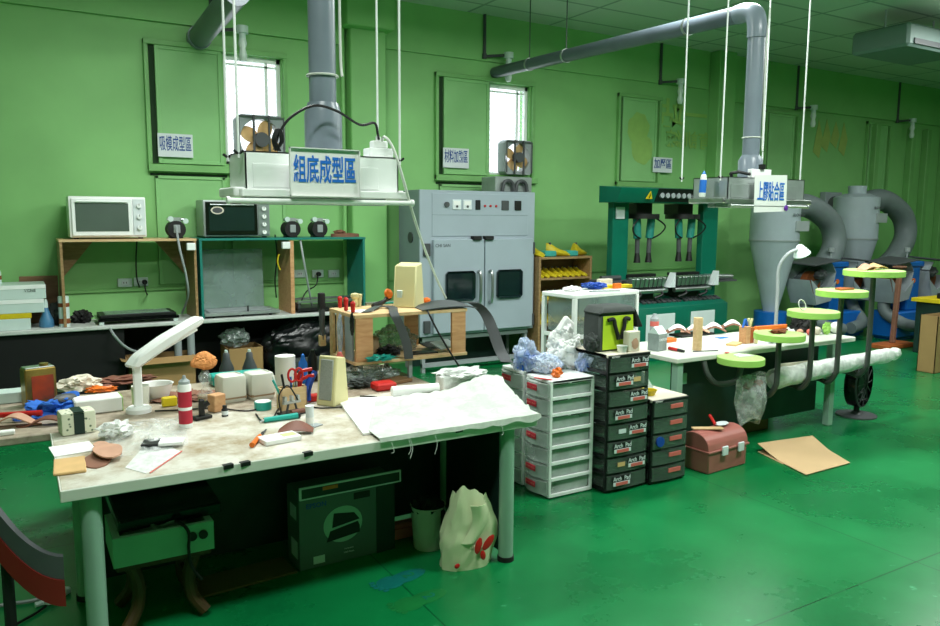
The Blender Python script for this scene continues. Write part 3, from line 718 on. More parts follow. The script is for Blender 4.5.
outlet(334, 273, 'white wall outlet in the right bay of the teal unit, nearest its right board')
outlet(369, 271, 'white wall outlet on the wall just right of the teal unit')
for pts, lb in (([gy(137, 239, 8.15), gy(136, 262, 8.16), gy(138, 283, 8.12), gz(147, 301, .84)], 'black cord from the toaster down behind the wooden shelf'),
                ([gy(145, 282, 8.12), gy(146, 292, 8.08), gz(152, 301, .84)], 'short black cord from the plug to the black tray'),
                ([gy(318, 273, 8.12), gy(316, 285, 8.1), gy(306, 292, 8.0), gz(300, 305, .8)], 'black cord from the plug in the teal unit'),
                ([gy(275, 235, 7.8), gy(277, 255, 8.05), gy(275, 280, 8.05), gz(277, 303, .8)], 'black cord beside the divider in the teal unit')):
    tag(MB(pts[0]).tube(pts, .007, n=6).b('cord', 'cable'), lb, 'cord')
tag(MB(gz(109, 322, .73)).tube([gz(106, 317, .765), gz(108, 322, .74), gy(112, 332, 7.5), gy(122, 344, 7.5), gy(134, 351, 7.55), gy(146, 352, 7.7)], .012, n=8).b('hose', 'grey'), 'grey hose hanging below the front edge of the wall bench', 'hose')
for px, n_, lb in ((191, 'socket_box', 'small white switch box on the right side of the wooden shelf unit'), (286, 'socket_box', 'small white socket block at the top of the teal unit divider')):
    p = gy(px, 246, 7.63); tag(MB((p.x, 7.645, 1.42)).box(p.x-.04, p.x+.04, 7.61, 7.658, 1.42, 1.49, .005).b(n_, 'whitepaint'), lb, 'electrical box')
c = T('cord', 'yellow-green cord loop hanging beside the wooden divider', 'cord', gy(281, 262, 7.652)); 
MB().tube([(-.02, 0, .08), (-.035, 0, 0), (-.01, 0, -.08)], .007, n=6).b('wire', 'yellow', c)

# things stored under the wall bench
def carton(x0, x1, y0, y1, hh, mt, label, open_=True, rz=0.):
    r = T('cardboard_box', label, 'box', ((x0+x1)/2, (y0+y1)/2, .0), rz); W = (x1-x0)/2; D = (y1-y0)/2
    m = MB(); t = .008
    m.box(-W, W, -D, -D+t, 0, hh); m.box(-W, W, D-t, D, 0, hh); m.box(-W, -W+t, -D, D, 0, hh); m.box(W-t, W, -D, D, 0, hh); m.box(-W, W, -D, D, 0.001, t)
    m.b('box_walls', mt, r)
    if open_:
        MB().box(-W, W, -D-.09, -D, hh-.01, hh-.004, rot=(.5, 0, 0)).b('flap', mt, r)
        MB().box(-W-.08, -W, -D, D, hh-.002, hh+.004, rot=(0, .3, 0)).b('flap', mt, r)
    return r
carton(.85, 1.42, 7.5, 7.9, .42, 'cardboard', 'open brown cardboard box on the floor under the wall bench')
carton(1.75, 2.1, 7.62, 7.95, .44, 'cardboard', 'dark shaded brown box beside the bench legs under the wall bench', False)
tag(MB((2.55, 7.8, .02)).blob((2.6, 7.79, .36), (.47, .22, .33), .1, 2, 5, floor=.002).b('black_bag', 'bag_plastic'), 'black glossy bin bag stuffed under the teal unit side of the bench', 'bag')
tag(MB((2.55, 7.5, .02)).box(2.2, 2.9, 7.38, 7.5, 0, .32, .02).b('blue_crate', 'bagdark'), 'dark blue crate in front of the black bin bag', 'crate')
tag(MB((3.1, 7.8, .02)).blob((1.86, 7.79, .52), (.14, .12, .1), .2, 3, 4, floor=.44).b('plastic_bag', 'filmgrey'), 'grey plastic bag on top of the shaded box', 'bag')

# ---------------------------------------------------------------- drying oven
oy0, oy1 = 7.5, 8.03
def OX(px, dy=0.): return gy(px, 260, oy0-dy).x
def OZ(py, px=480): return gy(px, py, oy0).z
ox0, ox1, oz0, oz1 = OX(419.8), OX(534), .42, OZ(191)
r = T('drying_oven', 'large grey two-door industrial drying oven against the back wall', 'oven', ((ox0+ox1)/2, (oy0+oy1)/2, 0)); o = r.location.copy()
MB(o).box(ox0, ox1, oy0+.02, oy1, oz0, oz1, .006).b('cabinet', 'oven_side', r)
MB(o).box(ox0, ox1, oy0, oy0+.02, oz0, oz1, .004).b('front_frame', 'oven', r)
MB(o).box(OX(431.8), OX(527), oy0-.008, oy0, OZ(236), OZ(194), .003).b('control_panel', 'oven', r)
MB(o).box(OX(431.8), OX(527), oy0-.011, oy0-.008, OZ(215)-.003, OZ(215)+.003, .001).b('panel_seam', 'oven_side', r)
zc = OZ(205)
for px, kd in ((446, 'k'), (456, 'g'), (466.5, 'g'), (477, 'd'), (484, 'r'), (489.5, 'r'), (495, 'r'), (504, 'd2'), (516.5, 'sw')):
    X = OX(px)
    if kd == 'k': MB(o).cyl((X, oy0-.03, zc), (X, oy0-.008, zc), .03, n=16).b('knob', 'dgrey', r)
    if kd == 'g':
        g = MB(o).box(X-.055, X+.055, oy0-.02, oy0-.008, zc-.055, zc+.055, .004).b('meter', 'label', r)
        MB(o).box(X-.042, X+.042, oy0-.022, oy0-.02, zc-.005, zc+.04).b('dial_face', 'paper', g); MB(o).cyl((X, oy0-.026, zc-.02), (X, oy0-.02, zc-.02), .014, n=12).b('needle_hub', 'dgrey', g)
    if kd == 'd': MB(o).box(X-.032, X+.032, oy0-.02, oy0-.008, zc-.055, zc+.055, .004).b('temperature_display', 'black', r)
    if kd == 'r': MB(o).cyl((X, oy0-.02, zc-.01), (X, oy0-.008, zc-.01), .013, n=12).b('indicator_lamp', 'red', r)
    if kd == 'd2': MB(o).box(X-.05, X+.05, oy0-.02, oy0-.008, zc-.055, zc+.055, .004).b('timer', 'dgrey', r)
    if kd == 'sw': MB(o).box(X-.045, X+.045, oy0-.025, oy0-.008, zc-.055, zc+.055, .004).b('power_switch', 'black', r)
for a, b_, w0, w1_, hx in ((432, 482.4, 443.5, 472.5, 478.5), (483.4, 531, 494.5, 519.5, 490)):
    d = MB(o).box(OX(a), OX(b_), oy0-.045, oy0, oz0+.03, OZ(239), .006).b('door', 'oven', r)
    MB(o).box(OX(w0), OX(w1_), oy0-.052, oy0-.044, OZ(299), OZ(270), .03).b('window', 'glassdark', d)
    X = OX(hx, .05); zt_, zb_ = OZ(271), OZ(302)
    MB(o).tube([(X, oy0-.045, zb_), (X, oy0-.1, zb_+.03), (X, oy0-.1, zt_-.03), (X, oy0-.045, zt_)], .018, n=10, smooth=4).b('door_handle', 'steel', d)
for px in (474.5, 486.5): MB(o).box(OX(px)-.055, OX(px)+.055, oy0-.075, oy0, OZ(240), OZ(236), .006).b('latch', 'rubber', r)
for z in (oz0+.12, OZ(248)):
    MB(o).box(ox0+.04, ox0+.12, oy0-.03, oy0, z-.08, z+.06, .004).b('hinge', 'dgrey', r)
    MB(o).box(ox1-.035, ox1-.005, oy0-.03, oy0, z-.08, z+.06, .004).b('hinge', 'dgrey', r)
text('CHI SAN', .05, 'dgrey', r, (OX(441)-o.x, oy0-.047-o.y, OZ(245)))
MB(o).cyl((ox0-.01, 7.72, 1.52), (ox0+.001, 7.72, 1.52), .06, n=20).b('vent_cap', 'dgrey', r)
for x in (ox0+.05, ox1-.09):
    for y in (oy0+.05, oy1-.09): MB(o).box(x, x+.04, y, y+.04, 0, oz0).b('stand_leg', 'grey', r)
for z in (oz0-.06, .06): MB(o).box(ox0+.05, ox1-.05, oy0+.04, oy0+.09, z, z+.045).b('stand_rail', 'grey', r)
MB(o).box(ox0+.1, ox1-.1, 7.95, 7.97, .0, .41).b('stand_back_sheet', 'panel_dark', r)
r = T('blower_motor', 'grey boxed blower with two pipe loops on top of the drying oven', 'motor', (gy(508, 190, 7.78).x, 7.78, oz1+.001))
MB().box(-.28, .24, -.16, .16, 0, .18, .01).b('housing', 'galv', r)
for sx in (-.13, .06): MB().tube([(sx-.08, -.2, .01), (sx-.06, -.2, .1), (sx, -.2, .13), (sx+.06, -.2, .1), (sx+.08, -.2, .01)], .022, n=10).b('pipe_loop', 'dgrey', r)
# rack of shoe lasts
rx0, rx1, ry0, ry1 = ox1+.02, 6.17, 7.42, 7.78
r = T('last_rack', 'wooden rack of yellow shoe lasts between the drying oven and the press', 'rack', ((rx0+rx1)/2, (ry0+ry1)/2, 0)); o = r.location.copy()
for x in (rx0, rx1-.03): MB(o).box(x, x+.03, ry0, ry1, 0, 1.28, .002).b('side_board', 'ply', r)
shz = (1.25, 1.0, .72, .44, .1)
for z in shz: MB(o).box(rx0+.03, rx1-.03, ry0, ry1, z, z+.025, .002).b('shelf_board', 'ply', r)
MB(o).box(rx0+.03, rx1-.03, ry1-.012, ry1, .0, 1.28).b('back_board', 'board', r)
def make_last(mt, label):
    r = T('shoe_last', label, 'shoe last', (0, 0, 0), 0, 'yellow shoe lasts on the rack')
    t = MB(); bm = t
    prof = [(-.12, .028, .10), (-.10, .035, .10), (-.06, .034, .09), (-.02, .034, .07), (.03, .042, .052), (.08, .045, .042), (.11, .036, .034), (.128, .018, .022)]
    g = bmesh.new(); rings = []
    for y, w_, hh in prof:
        rings.append([g.verts.new((w_*math.cos(a)*(1 if math.sin(a) < .2 else .75), -y, max(0, hh*.5+hh*.5*math.sin(a)))) for a in [2*PI*k/12 for k in range(12)]])
    for a, b_ in zip(rings, rings[1:]):
        for k in range(12): g.faces.new((a[k], a[(k+1) % 12], b_[(k+1) % 12], b_[k]))
    g.faces.new(rings[0]); g.faces.new(rings[-1][::-1]); t._add(g)
    t.b('last_body', mt, r); MB().cyl((0, .08, .08), (0, .08, .105), .014, n=10).b('socket', 'dgrey', r)
    return r
L0 = make_last('last', 'yellow shoe last'); first = True
L1 = None
rows = ((1.2755, 5, 'on top of the rack'), (1.0255, 8, 'on the upper shelf of the rack'), (.7455, 7, 'on the middle shelf of the rack'), (.4655, 7, 'on the lower shelf of the rack'))
for z, n_, wh in rows:
    for k in range(n_):
        x = rx0+.07+(rx1-rx0-.14)*k/(n_-1)
        if z > 1.2:
            teal = k in (1, 3)
            if teal:
                tag(MB((x, 7.6, z)).box(x-.085, x+.085, 7.5, 7.7, z, z+.07, .012).b('teal_box', 'lastteal'), 'small teal block %s on top of the last rack' % ('left of the other' if k == 1 else 'right of the other'), 'block'); continue
            q = dup(L0, (x, 7.6, z), .5*k, 'yellow shoe last on top of the rack, ' + ('leftmost' if k == 0 else 'in the middle' if k == 2 else 'rightmost')); q.scale = (1.5, 1.2, 1.6); q['group'] = 'yellow shoe lasts on top of the rack'
        else:
            od = ('leftmost', 'second from left', 'third from left', 'fourth from left', 'fifth from left', 'sixth from left', 'seventh from left', 'rightmost')[7 if k == n_-1 else k]
            q = dup(L0, (x, 7.57, z), random.uniform(-.1, .1), 'yellow shoe last '+wh+', '+od); q['group'] = 'yellow shoe lasts '+wh; q.scale = (1.05, 1, 1.15)
for ch in list(L0.children): bpy.data.objects.remove(ch)
bpy.data.objects.remove(L0)

# ---------------------------------------------------------------- green sole press
r = T('sole_press', 'green four-station shoe sole press with steel rollers by the back wall', 'press', (7.1, 7.2, 0)); o = r.location.copy()
yf = 6.95
def PX(px, Yp): return gy(px, 250, Yp).x
bxl, bxr = 6.12, PX(729, yf-.1)
cab = MB(o); cab.prism([(bxl, yf-.12, 0), (bxl, yf-.12, .66), (bxl, yf+.14, .76), (bxl, yf+.43, .76), (bxl, yf+.43, 0)], (bxr-bxl, 0, 0), .004); cab.b('base_cabinet', 'press', r)
for a, b_ in ((PX(649, yf-.13), PX(678, yf-.13)), (PX(694, yf-.13), PX(718, yf-.13))):
    pl = MB(o).box(a, b_, yf-.128, yf-.12, .06, .58, .003).b('front_plate', 'label', r)
    for k in range(4):
        x = (a+b_)/2-.14+k*.1
        for zz_, mt in ((.2, 'yellow'), (.12, 'dgrey')): MB(o).cyl((x, yf-.15, zz_), (x, yf-.128, zz_), .036, n=10).b('valve', mt, pl)
for side in (0, 1):
    for k in range(8):
        x = PX((645, 687)[side], yf)+k*.085
        MB(o).box(x-.03, x+.03, yf-.03, yf+.06, .71, .735, .004, rot=(.36, 0, 0)).b('switch_tile', 'dgrey', r)
for a, b_ in ((612, 629), (702, 718)):
    MB(o).box(PX(a, yf+.1)+.02, PX(b_, yf+.1), yf+.12, yf+.22, .74, 1.94, .006).b('column', 'press', r)
cl = PX(612, yf+.1)+.06
MB(o).box(cl, cl+.13, yf+.105, yf+.12, 1.74, 1.88).b('notice', 'label', r)
hxl, hxr = PX(620, yf-.18)+.0, PX(724, yf-.18)
hd = MB(o); hd.prism([(hxl, yf-.1, 1.93), (hxl, yf-.18, 2.10), (hxl, yf+.22, 2.13), (hxl, yf+.22, 1.93)], (hxr-hxl, 0, 0), .004); hd.b('head_beam', 'press', r)
cs0 = PX(655, yf-.15)
MB(o).prism([(cs0, yf-.115, 1.945), (cs0, yf-.185, 2.1), (cs0, yf-.16, 2.1), (cs0, yf-.09, 1.945)], (hxr-cs0-.03, 0, 0)).b('control_strip', 'black', r)
for k in range(12): MB(o).cyl((cs0+.08+k*(hxr-cs0-.18)/11, yf-.165, 2.02), (cs0+.08+k*(hxr-cs0-.18)/11, yf-.135, 2.02), .032, n=12).b('dial', 'grey', r)
wx = PX(648, yf-.17)
wt = MB(o).prism([(wx-.05, yf-.16, 1.975), (wx+.05, yf-.16, 1.975), (wx, yf-.188, 2.065)], (0, .01, .0)).b('warning_triangle', 'yellow', r)
MB(o).prism([(wx-.009, yf-.166, 1.985), (wx+.009, yf-.166, 1.985), (wx, yf-.186, 2.04)], (0, .004, .0)).b('warning_bolt', 'black', wt)
for pc_ in (643, 684):
    cx = PX(pc_, yf+.15)
    MB(o).box(cx-.13, cx+.13, yf+.15, yf+.4, 1.8, 1.93).b('cylinder_mount', 'black', r)
    MB(o).cyl((cx, yf+.2, 1.74), (cx, yf+.2, 1.8), .22, n=24).b('turret_plate', 'black', r)
    for s_ in (-.1, .1):
        MB(o).cyl((cx+s_, yf+.15, 1.5), (cx+s_*1.2, yf+.15, 1.74), .05, n=14).b('air_cylinder', 'teal', r)
        MB(o).cyl((cx+s_*.95, yf+.15, 1.32), (cx+s_, yf+.15, 1.5), .03, n=12).b('piston_rod', 'dgrey', r)
        MB(o).cyl((cx+s_*.95, yf+.15, 1.2), (cx+s_*.95, yf+.15, 1.35), .045, .025, n=12).b('press_foot', 'black', r)
        MB(o).tube([(cx+s_, yf+.1, 1.77), (cx+s_*2.6, yf+.05, 1.66), (cx+s_*2.2, yf+.08, 1.56), (cx+s_, yf+.1, 1.5)], .01, n=6).b('air_hose', 'black', r)
for pc_ in (647, 692):
    cx = PX(pc_, yf-.02)
    bd = MB(o).box(cx-.3, cx+.3, yf-.02, yf+.3, .88, 1.0, .01).b('clamp_bed', 'dgrey', r)
    for k in range(8):
        MB(o).box(cx-.28+k*.072, cx-.225+k*.072, yf-.08, yf+.0, .92, 1.03, .005, rot=(.2, 0, 0)).b('clamp_finger', 'steel', bd)
    MB(o).prism([(cx+.3, yf-.12, .9), (cx+.4, yf-.12, .9), (cx+.4, yf-.12, 1.08)], (0, .1, 0)).b('side_wedge', 'label', r)
    MB(o).box(cx-.2, cx+.28, yf+.1, yf+.2, 1.02, 1.06).b('roller_bar', 'black', r)
    MB(o).cyl((cx-.32, yf-.05, .86), (cx+.32, yf-.05, .86), .03, n=12).b('shaft', 'steel', r)
    MB(o).box(cx-.2, cx+.2, yf+.05, yf+.25, .75, .89).b('bed_post', 'black', r)
    for s_ in (-.2, .16): MB(o).tube([(cx+s_, yf-.02, .9), (cx+s_+.07, yf-.08, .82), (cx+s_-.03, yf-.04, .77)], .018, n=8).b('linkage', 'black', r)
MB(o).cyl((bxr-.2, yf+.1, .99), (bxr+.3, yf+.1, .97), .04, n=14).b('end_roller', 'steel', r)
MB(o).box(bxr-.2, bxr+.32, yf+.02, yf+.2, .92, .94).b('end_bracket', 'dgrey', r)
MB(o).box(6.02, 6.3, yf+.05, yf+.35, .92, 1.0, .01).cyl((6.0, yf+.1, 1.03), (6.3, yf+.1, 1.03), .03, n=10).b('side_arm', 'dgrey', r)

# ---------------------------------------------------------------- cyclones and grinders
def cyclone(cx, cy, R, zt, zb, label):
    r = T('dust_cyclone', label, 'dust collector', (cx, cy, 0)); 
    MB().lathe([(R, 1.45), (R, zt-.04), (R*.55, zt+.02)], n=36).b('barrel', 'cyc', r)
    MB().lathe([(R*.4, zt+.0), (R*.4, zt+.14)], n=28).b('outlet_collar', 'cyc', r)
    MB().lathe([(R*.3, zb), (R*1.0, 1.45)], n=36).b('cone', 'cyc', r)
    MB().lathe([(R*1.02, 1.44), (R*1.03, 1.46)], n=36).b('flange_ring', 'grey', r)
    MB().lathe([(.22, 0), (.22, zb)], n=24).b('dust_drum', 'bluemach', r)
    a = MB(); 
    a.tube([(.1, -.0, zt-.14), (.62, -.02, zt-.06), (1.12, -.06, zt-.28), (1.22, -.1, zt-.62), (.92, -.14, zt-.95), (.42, -.18, zt-1.2)], .165, n=20, smooth=8)
    a.b('flexible_duct', 'ductflex', r)
    lb = MB().box(-.0, .3, -R-.008, -R+.05, zt-.42, zt-.28, .002, rot=(0, 0, .06)).b('label_plate', 'grey', r)
    text('BLOWER', .06, 'dgrey', r, (.05, -R-.01, zt-.2)).scale = (1, 1, 1)
    return r
c2 = gy(857, 195, 7.25)
cyclone(c2.x, 7.25, .33, 2.12, .5, 'grey dust cyclone with curved duct, right of the two beside the far grinders')
c1 = gy(776, 205, 7.1)
cyclone(c1.x, 7.1, .33, 2.0, .45, 'grey dust cyclone behind the galvanised hood, left of the two')
def grinder(x, y, label):
    r = T('grinding_machine', label, 'machine', (x, y, 0), 0, None)
    MB().box(-.5, .5, -.2, .22, .04, .42, .02).box(-.42, .42, -.15, .18, .0, .04).b('base_cabinet', 'bluemach', r)
    MB().box(-.15, .15, -.12, .15, .42, 1.08, .015).b('column', 'bluemach', r)
    MB().box(-.22, .22, -.14, .17, 1.06, 1.14, .015).b('top_cap', 'bluemach', r)
    MB().cyl((-.02, -.135, .86), (-.02, -.12, .86), .035, n=14).b('switch', 'orange', r)
    for s_ in (-1, 1):
        sh = MB(); P_ = [(s_*.2, 1.0), (s_*.3, 1.12), (s_*.68, 1.12), (s_*.78, .9), (s_*.62, .56), (s_*.3, .6)]
        sh.prism([(a, .16, b) for a, b in P_], (0, .02, 0), .004)
        for (a, b), (c, d) in zip(P_[3:]+P_[:1], P_[4:]+P_[:2]): sh.prism([(a, -.22, b), (c, -.22, d), (c, .18, d), (a, .18, b)], (0, 0, .015))
        sh.prism([(s_*.2, -.235, .88), (s_*.42, -.235, .72), (s_*.6, -.235, .8), (s_*.76, -.235, .92), (s_*.62, -.235, .57), (s_*.3, -.235, .61)], (0, .015, 0))
        sh.b('dust_hood', 'hoodgrey', r)
        MB().box(s_*.5-.3, s_*.5+.3, -.3, .16, 1.15, 1.17, .004, rot=(.05, s_*.1, 0)).b('shield_flap', 'dgrey', r)
        MB().cyl((s_*.5, -.08, .86), (s_*.5, .02, .86), .16, n=24).b('grinding_wheel', 'rust', r)
        MB().cyl((s_*.16, -.02, .88), (s_*.5, -.02, .88), .045, n=12).b('spindle', 'steel', r)
        MB().blob((s_*.42, -.12, .98), (.09, .09, .08), .2, 2, 3).b('motor_end', 'dgrey', r)
        MB().tube([(s_*.5, .0, .6), (s_*.55, -.05, .42), (s_*.42, -.26, .26), (s_*.1, -.3, .2)], .085, n=14).b('suction_hose', 'ductflex', r)
    MB().cyl((-.02, 0, 1.13), (-.02, 0, 1.3), .012, n=8).cyl((-.02, 0, 1.28), (-.02, 0, 1.34), .04, n=10).b('lamp_stub', 'grey', r)
    return r
g1 = gy(827, 330, 6.85); grinder(g1.x, 6.85, 'blue grinding machine with grey dust hoods, nearer the left cyclone')
g2 = gy(902, 330, 6.45); grinder(g2.x, 6.45, 'blue grinding machine with grey dust hoods, furthest right')
st = T('tool_stand', 'rust-brown metal stand on an orange base in front of the right grinder', 'stand', gz(893, 347, 0.))
MB().box(-.35, .3, -.14, .14, .0, .06, .01).b('base', 'orangewood', st)
MB().box(-.03, .03, -.03, .03, .06, 1.1, .008, rot=(0, .05, 0)).b('post', 'insoled', st)
MB().box(-.07, .1, -.06, .06, 1.09, 1.12, .01).b('top_plate', 'insoled', st)
for k, (px, z_) in enumerate(((752, 1.35), (812, 1.3), (872, 1.35))):
    p = gy(px+25, 220, WY-.2); 
    q = T('wall_fan', ('dark wall fan between the two cyclones', 'dark wall fan behind the duct of the right cyclone', '')[k], 'fan', (p.x+(0 if k else .35), WY-.06, 1.7), 0)
    if k == 2: bpy.data.objects.remove(q); break
    MB().box(-.22, .22, -.06, .055, 0, .5, .01).b('housing', 'hoodgrey', q)
    MB().cyl((0, -.07, .25), (0, -.05, .25), .18, n=20).b('grille', 'dgrey', q)
# far right table
tb = T('side_table', 'small table with a yellow-edged top and black tools at the right edge', 'table', gz(958, 352, 0.)); 
MB().box(-.55, .7, -.3, .3, .0, .0 + .68, .01).b('dark_body', 'panel_dark', tb)
MB().box(-.6, .75, -.34, .34, .68, .73, .004).b('tabletop', 'yellow', tb)
q = tb.location
tag(MB((q.x-.2, q.y, .731)).box(q.x-.45, q.x-.1, q.y-.2, q.y+.1, .731, .8, .01).b('black_tool_case', 'black'), 'black tool case on the yellow-edged table', 'case')
tag(MB((q.x+.2, q.y, .731)).cyl((q.x+.0, q.y-.1, .75), (q.x+.5, q.y, .75), .019, n=10).b('metal_rod', 'galv'), 'metal rod on the yellow-edged table', 'tool')
p = gz(928, 375, 0)
cb = carton(p.x+.12, p.x+.7, p.y, p.y+.2, .66, 'cardboard', 'tall brown cardboard box standing at the right edge by the far table', False)
# ---------------------------------------------------------------- front work table and the table behind it
TZ = .75
t1 = T('work_table', 'stained white work table in the foreground covered with tools and cloth', 'table', (1.15, 3.5, 0)); o = t1.location.copy()
MB(o).box(.094, 2.216, 3.074, 3.93, .705, .75, .002).b('tabletop', 'worktop', t1)
MB(o).box(.088, 2.222, 3.066, 3.074, .704, .7504, .003).box(.088, .094, 3.074, 3.93, .704, .7504, .002).box(2.216, 2.222, 3.074, 3.93, .704, .7504, .002).b('edge_band', 'tablelight', t1)
for x in (.19, 2.08):
    for y in (3.13, 3.76): 
        lg = MB(o).cyl((x, y, .02), (x, y, .706), .038, n=18).b('leg', 'teallegs', t1)
        MB(o).cyl((x, y, 0), (x, y, .025), .043, n=18).b('rubber_foot', 'rubber', lg)
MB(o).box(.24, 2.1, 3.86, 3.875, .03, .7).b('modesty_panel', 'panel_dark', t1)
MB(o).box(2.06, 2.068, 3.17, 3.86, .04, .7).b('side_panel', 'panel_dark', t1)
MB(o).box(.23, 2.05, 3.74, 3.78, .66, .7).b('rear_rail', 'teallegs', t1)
for px, py in ((229, 466), (244, 461), (305, 450), (457, 428)):
    p = gz(px, py, .7505); MB(o).box(p.x-.02, p.x+.02, 3.0615, 3.085, .735, .7525, rot=(0, 0, .2)).b('tape_scrap', 'black', t1)
t2 = T('work_table', 'second brown-stained work table pushed against the back of the foreground table', 'table', (.4, 4.35, 0)); o = t2.location.copy()
MB(o).box(-1.6, 2.12, 3.94, 4.72, .712, .75, .005).b('tabletop', 'worktop_old', t2)
for x in (-1.5, .3, 2.0):
    for y in (4.0, 4.65): MB(o).cyl((x, y, 0), (x, y, .713), .03, n=14).b('leg', 'teallegs', t2)
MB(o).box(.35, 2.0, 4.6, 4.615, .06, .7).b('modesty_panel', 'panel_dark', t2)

def on(px, py, z=TZ): 
    p = gz(px, py, z); return Vector((p.x, p.y, z+.0006))
# desk lamp
p = on(139, 412)
r = T('desk_lamp', 'white fluorescent desk lamp with a slanted head on the front table', 'lamp', p)
hd0 = gy(131, 362, p.y)-p; hd1 = gy(203, 319, p.y+.1)-p
MB().lathe([(.062, 0), (.062, .02), (.05, .03), (.0, .032)], n=24).b('base', 'white', r)
MB().box(-.021, .021, -.015, .015, .02, hd0.z-.01, .006).b('pole', 'white', r)
dh = (hd1-hd0); L_ = dh.length; rotm = Vector((1, 0, 0)).rotation_difference(dh.normalized()).to_euler()
q = MB().prism([(-.03, -.05, -.012), (.03, -.06, .02), (L_*.45, -.06, .035), (L_*.95, -.05, .03), (L_, -.04, .012), (L_*.95, -.05, -.01), (.1, -.055, -.03), (.0, -.05, -.04)], (0, .11, 0), .012).b('lamp_head', 'white', r)
q.location = hd0; q.rotation_euler = rotm
q2 = MB().box(.1, L_*.85, -.03, .03, -.03, -.018).b('diffuser', 'paper', q)
jar('cup', 149, 417, TZ, [(.04, 0), (.042, .01), (.045, .10), (.044, .105), (.038, .09), (.0, .09)], 'milky', 'translucent white cup standing against the desk lamp pole', 'cup', loc=on(141, 405))
# silicone cartridge
p = on(186, 427)
jar('sealant_tube', 0, 0, 0, [(.031, 0), (.031, .2), (.026, .21)], 'paper', 'white and red sealant cartridge with grey tip on the front table', 'tube', (('red_label', [(.0316, .10), (.0316, .175)], 'redlabel'), ('red_print', [(.0315, .02), (.0315, .085)], 'redlabel'), ('nozzle', [(.026, .21), (.026, .222), (.01, .235), (.006, .25)], 'grey')), loc=p)
# sponge on goblet bottle
p = on(206, 405)
r = T('glue_bottle', 'clear bulb bottle with brown base standing behind the sealant cartridge', 'bottle', p)
MB().lathe([(.04, 0), (.042, .06), (.02, .09), (.012, .1), (.03, .13), (.035, .155), (.02, .18), (.014, .19)], n=20).b('bottle_body', 'glass', r)
MB().lathe([(.038, .002), (.04, .05), (.0, .052)], n=20).b('brown_glue', 'glue', r)
tag(MB(p+Vector((0, 0, .191))).blob(p+Vector((0, 0, .233)), (.064, .042, .048), .2, 1.1, 4, floor=p.z+.191, seed=2).b('sponge', 'sponge'), 'orange sponge perched on top of the bulb bottle', 'sponge')
p = on(217, 411)
tag(MB(p).box(p.x-.035, p.x+.035, p.y-.03, p.y+.03, p.z, p.z+.09, .004, rot=(0, 0, .4)).b('wooden_block', 'pine_o'), 'small wooden block beside the bulb bottle', 'block')
p = on(202, 419)
tag(MB(p).box(p.x-.045, p.x+.045, p.y-.025, p.y+.025, p.z, p.z+.018, .004, rot=(0, 0, .3)).box(p.x-.014, p.x+.014, p.y-.012, p.y+.012, p.z+.01, p.z+.1, .006).cyl((p.x, p.y, p.z+.06), (p.x+.035, p.y, p.z+.08), .014, n=10).b('small_clamp', 'black'), 'small black clamp stand in front of the wooden block', 'clamp')
jar('ink_bottle', 225, 416, TZ, [(.016, 0), (.016, .035), (.01, .042)], 'rubber', 'tiny dark ink bottle with pale label right of the small clamp', 'bottle', (('label_band', [(.0165, .008), (.0165, .028)], 'label'), ('cap', [(.011, .042), (.011, .055)], 'black')))
# jugs
def jug(px, py, lab):
    p = on(px, py); r = T('plastic_jug', lab, 'jug', p, .12, 'square translucent jugs on the front table')
    g = bmesh.new(); m = MB()
    def ring(w_, z, c): 
        pts = []
        for sx, sy in ((1, 1), (-1, 1), (-1, -1), (1, -1)):
            for a in (0, .5, 1):
                ang = math.atan2(sy, sx)-PI/4+a*PI/2
                pts.append(g.verts.new((sx*(w_-c)+c*math.cos(ang), sy*(w_-c)+c*math.sin(ang), z)))
        return pts
    R_ = [ring(.062, 0, .015), ring(.068, .012, .018), ring(.07, .12, .018), ring(.064, .14, .018), ring(.05, .145, .015), ring(.047, .138, .014)]
    for a, b_ in zip(R_, R_[1:]):
        for k in range(12): g.faces.new((a[k], a[(k+1) % 12], b_[(k+1) % 12], b_[k]))
    g.faces.new(R_[0][::-1]); g.faces.new(R_[-1]); m._add(g); m.b('jug_body', 'milky', r)
    MB().box(-.0695, .0695, -.0695, .0695, .012, .035, .016, seg=2).b('glue_residue', 'glue', r)
    return r
jug(231, 400, 'square translucent jug of glue, left of the two'); jug(259, 397, 'square translucent jug of glue, right of the two, beside the pen holder')
p = on(230, 385)
tag(MB(p).box(p.x-.1, p.x+.22, p.y-.02, p.y+.12, p.z, p.z+.06, .008).b('teal_tray', 'tealp'), 'teal plastic tray behind the two jugs', 'tray')
for k, (px, py) in enumerate(((227, 378), (250, 377))):
    jar('glue_can', px, py, TZ, [(.045, 0), (.045, .06), (.022, .12), (.02, .15), (.012, .16)], 'dgrey', 'dark cone-topped bottle with a pale tip behind the %s jug' % ('left', 'right')[k], 'bottle', (('tip', [(.011, .158), (.009, .175)], 'ceramic'),), loc=on(px, py)+Vector((0, .0, 0)))
# bowl
jar('plastic_bowl', 157, 399, TZ, [(.055, 0), (.06, .005), (.085, .085), (.09, .088), (.083, .085), (.058, .012), (.0, .01)], 'paper', 'white plastic bowl behind the desk lamp', 'bowl')
p = on(171, 406); tag(MB(p).box(p.x-.045, p.x+.03, p.y-.02, p.y+.02, p.z, p.z+.05, .006).b('yellow_block', 'yellow'), 'small yellow plastic piece beside the translucent cup', 'block')
